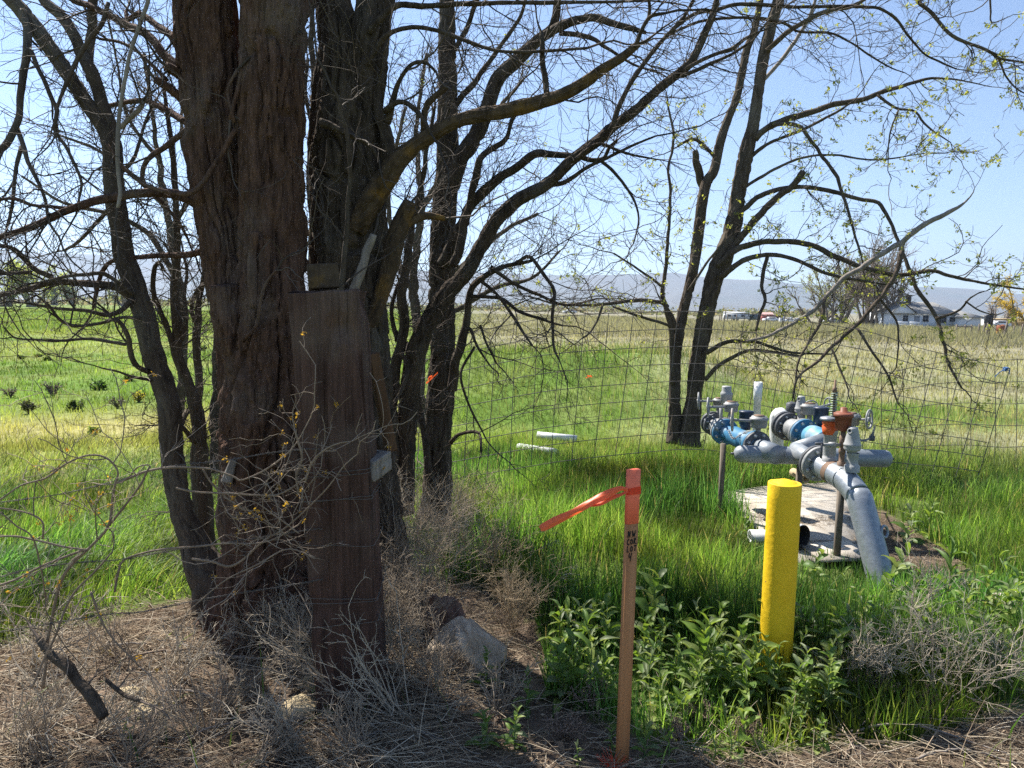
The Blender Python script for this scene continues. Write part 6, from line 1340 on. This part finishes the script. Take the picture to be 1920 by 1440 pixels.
# ------------------------------------------------------------------ dry litter
def litter():
    n = 16500
    x, y, r = wedge(110000, 1.25, 4.6, 1.2, 50)
    m = inpoly(x, y, LITTER); x, y = x[m], y[m]
    d2 = fbm(x * 2.2, y * 2.2, 101, 3); k = rng.random(len(x)) < np.clip((d2 - .25) * 2.2, .15, 1); x, y = x[k][:n], y[k][:n]; n = len(x)
    a = rng.normal(0, .75, n) + (rng.random(n) < .5) * math.pi
    L = rng.uniform(.05, .38, n) ** 1.0; z = hgt(x, y) + np.abs(rng.normal(.008, .022, n))
    d = np.stack([np.cos(a), np.sin(a), rng.normal(.02, .12, n)], -1)
    Pn, Rn = grow(np.stack([x, y, z], -1), d, L, rng.uniform(.0008, .0026, n), .0006, 4, .09, -.012)
    Pn[:, :, 2] = np.maximum(Pn[:, :, 2], hgt(Pn[:, :, 0], Pn[:, :, 1]) + .001)
    V, Q = btubes(Pn, Rn, 3); c = np.where((rng.random(n) < .5)[:, None], [.46, .38, .27], [.31, .235, .16]) * rng.uniform(.45, 1.3, (n, 1)); c[rng.random(n) < .12] = (.55, .48, .37)
    mb = MB().add(V, Q, None, np.repeat(c, 12, 0))
    o = link('dry_stem_litter', mb.mesh('dry_stem_litter', M['dry'])); tag(o, 'tangled mat of dry grey-brown stems covering the near ground', 'litter', kind='stuff')
    x, y, r = wedge(60000, 1.25, 4.8, 1.2, 50); m = inpoly(x, y, LITTER) | inpoly(x, y, PATCH); x, y = x[m][:16000], y[m][:16000]; n = len(x)
    c = np.stack([x, y, hgt(x, y) + rng.uniform(.002, .014, n)], -1); u = nrm(rng.normal(size=(n, 3)) * [1, 1, .35]); v = nrm(np.cross(u, rng.normal(size=(n, 3)) * [.4, .4, 1])); s = (rng.uniform(.004, .012, n) * np.where(rng.random(n) < .06, 2.6, 1))[:, None]
    V = np.stack([c - u * s, c + v * s * .5, c + u * s, c - v * s * .5], 1).reshape(-1, 3)
    col = np.array([[.21, .15, .10], [.13, .09, .065], [.33, .26, .18], [.10, .075, .06]])[rng.integers(0, 4, n)] * rng.uniform(.6, 1.3, (n, 1))
    o = link('leaf_crumbs', MB().add(V, np.arange(4 * n).reshape(n, 4), None, np.repeat(col, 4, 0)).mesh('leaf_crumbs', M['dry'], smooth=False)); tag(o, 'brown leaf crumbs and bark flakes scattered on the soil', 'litter', kind='stuff')
litter()
def patch_straw():
    x, y, r = wedge(90000, 3.2, 6.2, 1.0, 40); m = inpoly(x, y, PATCH) | (inpoly(x, y, shrink(PAD, .96)) & (fbm(x * 3, y * 3, 55, 2) > .57)); x, y = x[m][:2200], y[m][:2200]; n = len(x)
    a = rng.uniform(0, 6.28, n); d = np.stack([np.cos(a), np.sin(a), rng.normal(.05, .12, n)], -1)
    z = np.where(inpoly(x, y, PAD), .032, hgt(x, y) + .004)
    Pn, Rn = grow(np.stack([x, y, z], -1), d, rng.uniform(.02, .12, n), .0012, .0006, 4, .1, -.01); Pn[:, :, 2] = np.maximum(Pn[:, :, 2], z[:, None])
    V, Q = btubes(Pn, Rn, 3); c = np.array([.33, .26, .18]) * rng.uniform(.5, 1.3, (n, 1))
    o = link('straw_on_pad', MB().add(V, Q, None, np.repeat(c, 12, 0)).mesh('straw_on_pad', M['dry'])); tag(o, 'dry straw blown over the concrete pad and bare patch', 'straw', kind='stuff')
patch_straw()

# single fallen sticks
sticks = [((1480, 1330), (1580, 1385), (1610, 1430), 4, 'dark bent stick crossing the litter below the bollard'), ((1560, 1385), (1700, 1372), (1890, 1420), 4, 'long pale stick curving along the lower right corner'), ((1700, 1432), (1800, 1420), (1935, 1445), 4, 'straight pale stick at the bottom right-hand corner'),
    ((0, 1403), (90, 1400), (180, 1420), 4.5, 'pale stick lying at the lower left corner'), ((330, 1210), (420, 1240), (560, 1245), 3, 'thin grey stick across the bare soil below the big trunk'), ((190, 1215), (240, 1218), (275, 1212), 4, 'short white stick on the soil left of the big trunk'),
    ((210, 1250), (280, 1235), (390, 1222), 4.5, 'pale barkless stick pointing at the big trunk'), ((330, 1400), (430, 1370), (640, 1350), 3, 'long thin stick slanting up to the post foot'), ((40, 1300), (120, 1275), (150, 1268), 5, 'thick grey stick resting against the gnarled root'),
    ((1580, 1435), (1610, 1380), (1630, 1350), 3.5, 'forked pale twig standing out of the lower right litter'), ((300, 1300), (370, 1310), (430, 1330), 4, 'brown stick beside the pale stones'), ((640, 1400), (760, 1380), (900, 1420), 3, 'thin bowed stick at the bottom middle')]
for i, (a, b, c, r, lab) in enumerate(sticks):
    q = np.array([G(*a), G(*b), G(*c)]); q[:, 2] += np.array([.012, .03, .012]); k = MPP(b[0], b[1], q[1][1]); s = catmull(q, 26)
    s += (np.random.default_rng(i).random((26, 3)) - .5) * .006; rad = np.linspace(1, .55, 26) * r * k * .62
    single('fallen_stick', MB().add(*tube(s, rad, 8)), M['grey_wood'] if i % 3 else M['cane'], lab, 'stick', q[0], 'fallen sticks on the litter')

# ------------------------------------------------------------------ dry brush and dead weeds
def dry_weed(name, label, u, v, hpx, fan, nst, seed, col, group, per=(7, 5), tilt=(0, 0), Lk=(.35, .16), up=.03, rad=.0016, dY=0.0, wig=.10, name2='stems', lo=.25):
    r = np.random.default_rng(seed); g = G(u, v); g[1] += dY; g[2] = gz(g[0], g[1]); hh = hpx * MPP(u, v, g[1])
    t = thing(name, label, 'dead plant', g, group)
    st = g + np.stack([r.normal(0, .015, nst), r.normal(0, .015, nst), np.full(nst, -.01)], -1); d = nrm(np.stack([r.normal(tilt[0], fan, nst), r.normal(tilt[1], fan, nst), np.ones(nst)], -1))
    P0, R0 = grow(st, d, hh * r.uniform(.6, 1.08, nst), rad * 1.5, rad * .55, 10, wig, up, r)
    a, b, c = sprout(P0, R0, per[0], lo, 1, (.45, .95), r); P1, R1 = grow(a, b, hh * Lk[0] * r.uniform(.4, 1.1, len(a)), rad * .8, rad * .4, 6, .12, up, r)
    a, b, c = sprout(P1, R1, per[1], .15, 1, (.5, 1.1), r); P2, R2 = grow(a, b, hh * Lk[1] * r.uniform(.3, 1, len(a)), rad * .55, rad * .38, 3, .2, up, r)
    col = np.array(col)
    mb = MB(); V, Q = btubes(P0, R0, 4); mb.add(V, Q, None, col * .9); part(t, 'stems', mb, M['dry'])
    mb = MB()
    for Pn, Rn in ((P1, R1), (P2, R2)):
        V, Q = btubes(Pn, Rn, 3); mb.add(V, Q, None, col * np.repeat(r.uniform(.65, 1.3, len(Pn)), Pn.shape[1] * 3)[:, None])
    part(t, 'branchlets', mb, M['dry'])
    return t
gr = (.36, .295, .22); pale = (.52, .45, .345); tanb = (.44, .345, .225)
brush = [(735, 1190, 230, .32, 15, gr, 'grey dead brush hugging the right side of the post'), (790, 1130, 260, .34, 16, gr, 'tall grey dead brush below the middle trunk'), (845, 1080, 190, .40, 14, pale, 'silvery dead brush right of the middle trunk base'), (770, 1240, 200, .38, 14, gr, 'dense grey brush left of the tan-grey rock'),
    (905, 1090, 150, .45, 14, tanb, 'tan dead brush above the rock'), (960, 1180, 150, .42, 16, tanb, 'straw-coloured brush right of the rock'), (700, 1290, 170, .45, 14, gr, 'low grey brush at the foot of the post'), (880, 1000, 120, .45, 12, tanb, 'small tan brush where the wire panel meets the grass'), (820, 1310, 150, .6, 14, gr, 'sprawling grey brush below the rock'), (640, 1270, 150, .5, 12, gr, 'grey brush at the left corner of the post foot'), (570, 1230, 140, .5, 12, pale, 'silvery brush between post and big trunk'), (470, 1215, 110, .55, 12, gr, 'low grey brush against the big trunk flare'), (770, 1040, 150, .4, 12, gr, 'grey brush at the foot of the straight middle trunk')]
for i, (u, v, h, fan, n, c, lab) in enumerate(brush):
    dry_weed('dead_brush', lab, u, v, h, fan, int(n * 1.35), 300 + i, c, 'dead brush between post and rock', (9, 6), (.0, 0), (.38, .18), .02, .0013)
dry_weed('dead_weed', 'pale feathery dead weed reaching right from the straw-coloured brush', 985, 1150, 130, .22, 5, 330, pale, 'pale dead weeds', (10, 4), (1.1, -.1), (.25, .12), -.02, .0013)
dry_weed('dead_weed', 'pale feathery dead weed pointing right above the rock', 950, 1075, 130, .20, 5, 331, pale, 'pale dead weeds', (10, 4), (1.3, -.1), (.22, .10), -.03, .0013)
for i, (u, v, h, fan, n, tl, lab) in enumerate(((1762, 1318, 235, .30, 7, (.25, -.1), 'tallest pale branching dead weed at the lower right'), (1705, 1290, 200, .22, 6, (.0, -.05), 'upright pale dead weed left of the tallest one'), (1640, 1300, 130, .4, 6, (-.4, 0), 'short pale dead weed leaning towards the bollard'), (1850, 1300, 150, .35, 6, (.4, 0), 'pale dead weed at the right edge of the weed clump'), (1590, 1290, 110, .45, 6, (.1, 0), 'low pale dead weed between bollard and tallest weed'))):
    dry_weed('dead_weed', lab, u, v, h, fan, n, 340 + i, pale, 'pale dead weeds', (9, 6), tl, (.42, .17), .03, .0018)
# sprays of dead stems leaning out of the litter below the post
for i, (u, v, h, tl, lab) in enumerate(((700, 1330, 260, (-1.1, .1), 'fan of thin dead stems leaning left from the post foot'), (640, 1300, 200, (-1.3, .2), 'low fan of dead stems reaching towards the big trunk'), (380, 1380, 150, (-.2, .1), 'upright dark dead stems in the left litter'), (760, 1350, 240, (-.9, 0), 'long dead stems bending left across the litter'), (420, 1330, 140, (.5, .1), 'dead stems leaning right beside the pale stones'), (120, 1330, 150, (-.3, .2), 'dead stems at the gnarled root'), (930, 1340, 130, (.1, 0), 'sparse dead stems below the rock'), (60, 1260, 170, (.3, .1), 'tangled dead stems at the left edge below the barbed wire'), (230, 1240, 150, (-.5, .1), 'arching dead stems between gnarled root and slender tree'), (330, 1270, 160, (.5, .1), 'long dead stems sweeping right over the bare soil'), (90, 1420, 150, (-.6, .1), 'dead stems leaning to the lower left corner'), (180, 1380, 140, (.9, .1), 'dead stems spread below the gnarled root'), (470, 1420, 150, (.9, .1), 'dead stems sprawling right at the bottom edge'), (330, 1330, 120, (-.9, .2), 'matted dead stems left of the pale stones'), (680, 1420, 150, (-.7, .1), 'dead stems at the bottom edge below the post'), (20, 1400, 170, (.5, 0), 'dead stems rising at the lower left corner'), (240, 1420, 130, (.6, .1), 'low dead stems at the bottom left of the pale stones'), (560, 1400, 150, (-.8, .0), 'dead stems arching left at the bottom below the post'), (540, 1230, 130, (.2, 0), 'short dead stems at the foot of the big trunk'), (470, 1210, 110, (-.2, 0), 'grey dead stems against the big trunk base'))):
    dry_weed('dry_spray', lab, u, v, h, .36, 16, 360 + i, [gr, pale][i % 2], 'dead stems in the litter', (5, 2), tl, (.3, .12), .0, .0021, lo=.3)
# brown seed clusters
for i, (u, v, s, lab) in enumerate(((1492, 1205, 36, 'brown seedy dead clump against the bollard'), (1478, 1262, 34, 'brown seedy clump below the bollard'), (1590, 1300, 46, 'wide brown seedy clump right of the bollard foot'), (1650, 1310, 44, 'brown seedy clump between the pale dead weeds'), (1110, 1335, 44, 'brown seedy clump left of the stake'), (1060, 1385, 40, 'low brown seedy clump at the bottom left of the stake'), (1300, 1345, 40, 'brown seedy clump between stake and bollard'), (1270, 1390, 40, 'low brown seedy clump right of the stake foot'), (1720, 1330, 36, 'brown seedy clump below the tallest pale weed'), (1400, 1385, 40, 'brown seedy clump under the leafy weeds'))):
    r = np.random.default_rng(400 + i); g = G(u, v); g[2] = gz(g[0], g[1]); k = MPP(u, v, g[1]); t = thing('seed_clump', lab, 'dead plant', g, 'brown seed clumps'); hh = s * k * 1.6
    n = 26; st = np.tile(g, (n, 1)); d = nrm(np.stack([r.normal(0, .5, n), r.normal(0, .5, n), np.ones(n)], -1)); P0, R0 = grow(st, d, hh * r.uniform(.5, 1, n), .0011, .0006, 6, .12, .02, r)
    a, b, c = sprout(P0, R0, 5, .35, 1, (.4, 1), r); P1, R1 = grow(a, b, hh * r.uniform(.12, .3, len(a)), .0007, .0005, 4, .15, .02, r)
    mb = MB(); V, Q = btubes(P0, R0, 3); mb.add(V, Q, None, (.26, .19, .14)); V, Q = btubes(P1, R1, 3); mb.add(V, Q, None, (.28, .21, .16)); part(t, 'stems', mb, M['dry'])
    c = P1.reshape(-1, 3)[r.integers(0, len(a) * 4, 750)] + r.normal(0, .003, (750, 3)); m = len(c); rr = r.uniform(.0016, .0032, m)[:, None, None]
    oc = np.array([(1, 0, 0), (-1, 0, 0), (0, 1, 0), (0, -1, 0), (0, 0, 1), (0, 0, -1)], float); V = (c[:, None, :] + oc[None] * rr).reshape(-1, 3)
    f = np.array([(0, 2, 4), (2, 1, 4), (1, 3, 4), (3, 0, 4), (2, 0, 5), (1, 2, 5), (3, 1, 5), (0, 3, 5)]); T_ = (np.arange(m)[:, None, None] * 6 + f[None]).reshape(-1, 3)
    part(t, 'seed_heads', MB().add(V, None, T_, np.repeat(np.array([.27, .20, .155]) * r.uniform(.5, 1.3, (m, 1)), 6, 0)), M['dry'])

# ------------------------------------------------------------------ broad-leaved weeds, leaf by leaf
def leaf_mesh(i):
    r = np.random.default_rng(500 + i); n, w = 9, 5; V = []; C = []
    wd = .15 + .05 * (i % 3); base = np.array([(.135, .215, .040), (.175, .250, .056), (.105, .180, .042), (.215, .275, .080), (.165, .205, .100)][i % 5])
    for k in range(n):
        f = k / (n - 1); half = wd * (math.sin(math.pi * min(1, .06 + .94 * f) ** .8)) ** .75 * (.55 + .65 * f) * (1 - .0 * f) if f < 1 else 0.0
        half = max(half, .025 if f < .5 else .0); bend = .32 * f ** 1.8
        for j in range(w):
            s = (j / (w - 1) - .5) * 2; wav = .025 * math.sin(f * 15 + s * 2 + i) * abs(s)
            V.append((f * (1 - .22 * f), s * half, -bend * (.6 + .5 * (i % 2)) + .45 * half * s * s + wav + .06 * math.sin(f * 3)))
            C.append(base * (1.25 if abs(s) < .1 else 1) * (.92 + .12 * r.random()))
    Q = [(k * w + j, k * w + j + 1, (k + 1) * w + j + 1, (k + 1) * w + j) for k in range(n - 1) for j in range(w - 1)]
    return MB().add(np.array(V), Q, None, np.array(C)).mesh('leaf', M['weed'])
LEAF = [leaf_mesh(i) for i in range(10)]
def weed(label, u, v, hpx, seed, group, nl=(10, 22), lsz=.82, hue=None):
    r = np.random.default_rng(seed); g = G(u, v); g[2] = gz(g[0], g[1]); hh = hpx * MPP(u, v, g[1]); t = thing('leafy_weed', label, 'weed', g, group)
    t.rotation_euler = (0, 0, r.uniform(0, 6.28)); n = r.integers(*nl); lsz *= r.uniform(.65, 1.2); lw = r.uniform(.4, 1.15); hh *= r.uniform(.8, 1.15)
    pts = catmull(np.array([(0, 0, -.02), (r.normal(0, .03) * hh * 3, r.normal(0, .03) * hh * 3, hh * .5), (r.normal(0, .08) * hh, r.normal(0, .08) * hh, hh * .92)]), 10)
    link('stem', MB().add(*tube(pts, np.linspace(.0035, .0015, 10), 6)).mesh('stem', M['weed_stem']), t)
    for k in range(n):
        f = (k + .5) / n; q = pts[min(9, int(f * 9.99))]; a = k * 2.4 + r.normal(0, .3); L = hh * (.78 - .45 * f) * r.uniform(.75, 1.25) * lsz
        L = min(max(L, .035), .19)
        o = link('leaf', LEAF[r.integers(0, 10)], t, tuple(q)); o.rotation_mode = 'XYZ'; o.rotation_euler = (r.normal(0, .25), -(.15 + 1.0 * f + r.normal(0, .18)), a); o.scale = (L, L * lw * r.uniform(.8, 1.2), L)
m_, n_, l_, b_ = nodes_of('weed_stem_green'); b_.inputs['Base Color'].default_value = (.12, .19, .06, 1); M['weed_stem'] = m_
zones = [  # polygon in the photograph, count, height range, label, group
    (((1040, 1190), (1140, 1180), (1150, 1330), (1040, 1330)), 13, (75, 120), 'leafy green weed in the clump left of the stake', 'weeds left of the stake'),
    (((1210, 1200), (1400, 1200), (1420, 1360), (1210, 1350)), 20, (80, 130), 'leafy green weed in the clump between stake and bollard', 'weeds between stake and bollard'),
    (((1400, 1230), (1560, 1220), (1580, 1350), (1400, 1370)), 16, (80, 125), 'leafy green weed in the clump hiding the bollard foot', 'weeds around the bollard foot'),
    (((1560, 1150), (1760, 1140), (1790, 1290), (1570, 1290)), 15, (70, 120), 'leafy green weed in front of the discharge pipe foot', 'weeds before the discharge pipe'),
    (((1130, 1370), (1330, 1350), (1560, 1370), (1560, 1425), (1150, 1425)), 9, (60, 85), 'leafy green weed in the low row along the bottom edge', 'weeds along the bottom edge'),
    (((1740, 1120), (1905, 1090), (1915, 1290), (1790, 1300)), 12, (80, 150), 'leafy green weed in the clump along the right-hand edge', 'weeds at the right edge')]
ORD = ordinal + ['thirteenth', 'fourteenth', 'fifteenth', 'sixteenth', 'seventeenth', 'eighteenth', 'nineteenth', 'twentieth', 'twenty-first', 'twenty-second', 'twenty-third', 'twenty-fourth', 'twenty-fifth', 'twenty-sixth', 'twenty-seventh', 'twenty-eighth', 'twenty-ninth', 'thirtieth', 'thirty-first', 'thirty-second']
wi = 0
for poly, n, hr, lab, grp in zones:
    r = np.random.default_rng(600 + wi); spots = []
    n = int(n * 1.45)
    while len(spots) < n:
        q = np.array([r.uniform(min(p[0] for p in poly), max(p[0] for p in poly)), r.uniform(min(p[1] for p in poly), max(p[1] for p in poly))])
        if not inpoly(np.array([q[0]]), np.array([q[1]]), poly)[0]: continue
        spots.append(q)
    for k, q in enumerate(sorted(spots, key=lambda q: q[0])):
        weed(lab.replace('leafy green weed', 'leafy green weed, %s from the left' % ORD[k]), q[0], q[1], r.uniform(*hr), 700 + wi, grp); wi += 1
for u, v, h, lab in ((905, 1290, 85, 'dark leafy weed growing right under the rock'), (985, 1330, 75, 'leafy weed between the rock and the stake clump'), (900, 1405, 70, 'low leafy weed at the bottom edge left of the stake'), (965, 1400, 80, 'leafy weed at the bottom edge, nearer the stake'), (1085, 1440, 50, 'small weed sprouting at the bottom just left of the stake'), (1335, 1420, 70, 'low rosette weed at the bottom between stake and bollard'), (1250, 1425, 60, 'small rosette weed just right of the stake foot'), (1100, 1330, 90, 'tall leafy weed nearest the stake on its left'),
                     (1540, 1250, 110, 'tallest leafy weed touching the right side of the bollard'), (1440, 1265, 110, 'leafy weed climbing the left side of the bollard'), (1395, 940 + 70, 60, 'silvery leaved weed at the near left corner of the pad'), (1700, 1010, 60, 'leafy weed in the grass right of the discharge pipe'), (1745, 1000, 70, 'broad weed in the grass right of the lifting eye'), (1630, 1260, 100, 'leafy weed under the short pale dead weed'), (1530, 1090, 60, 'leafy weed at the front edge of the board')):
    weed(lab, u, v, h, 900 + wi, None, (12, 18)); wi += 1
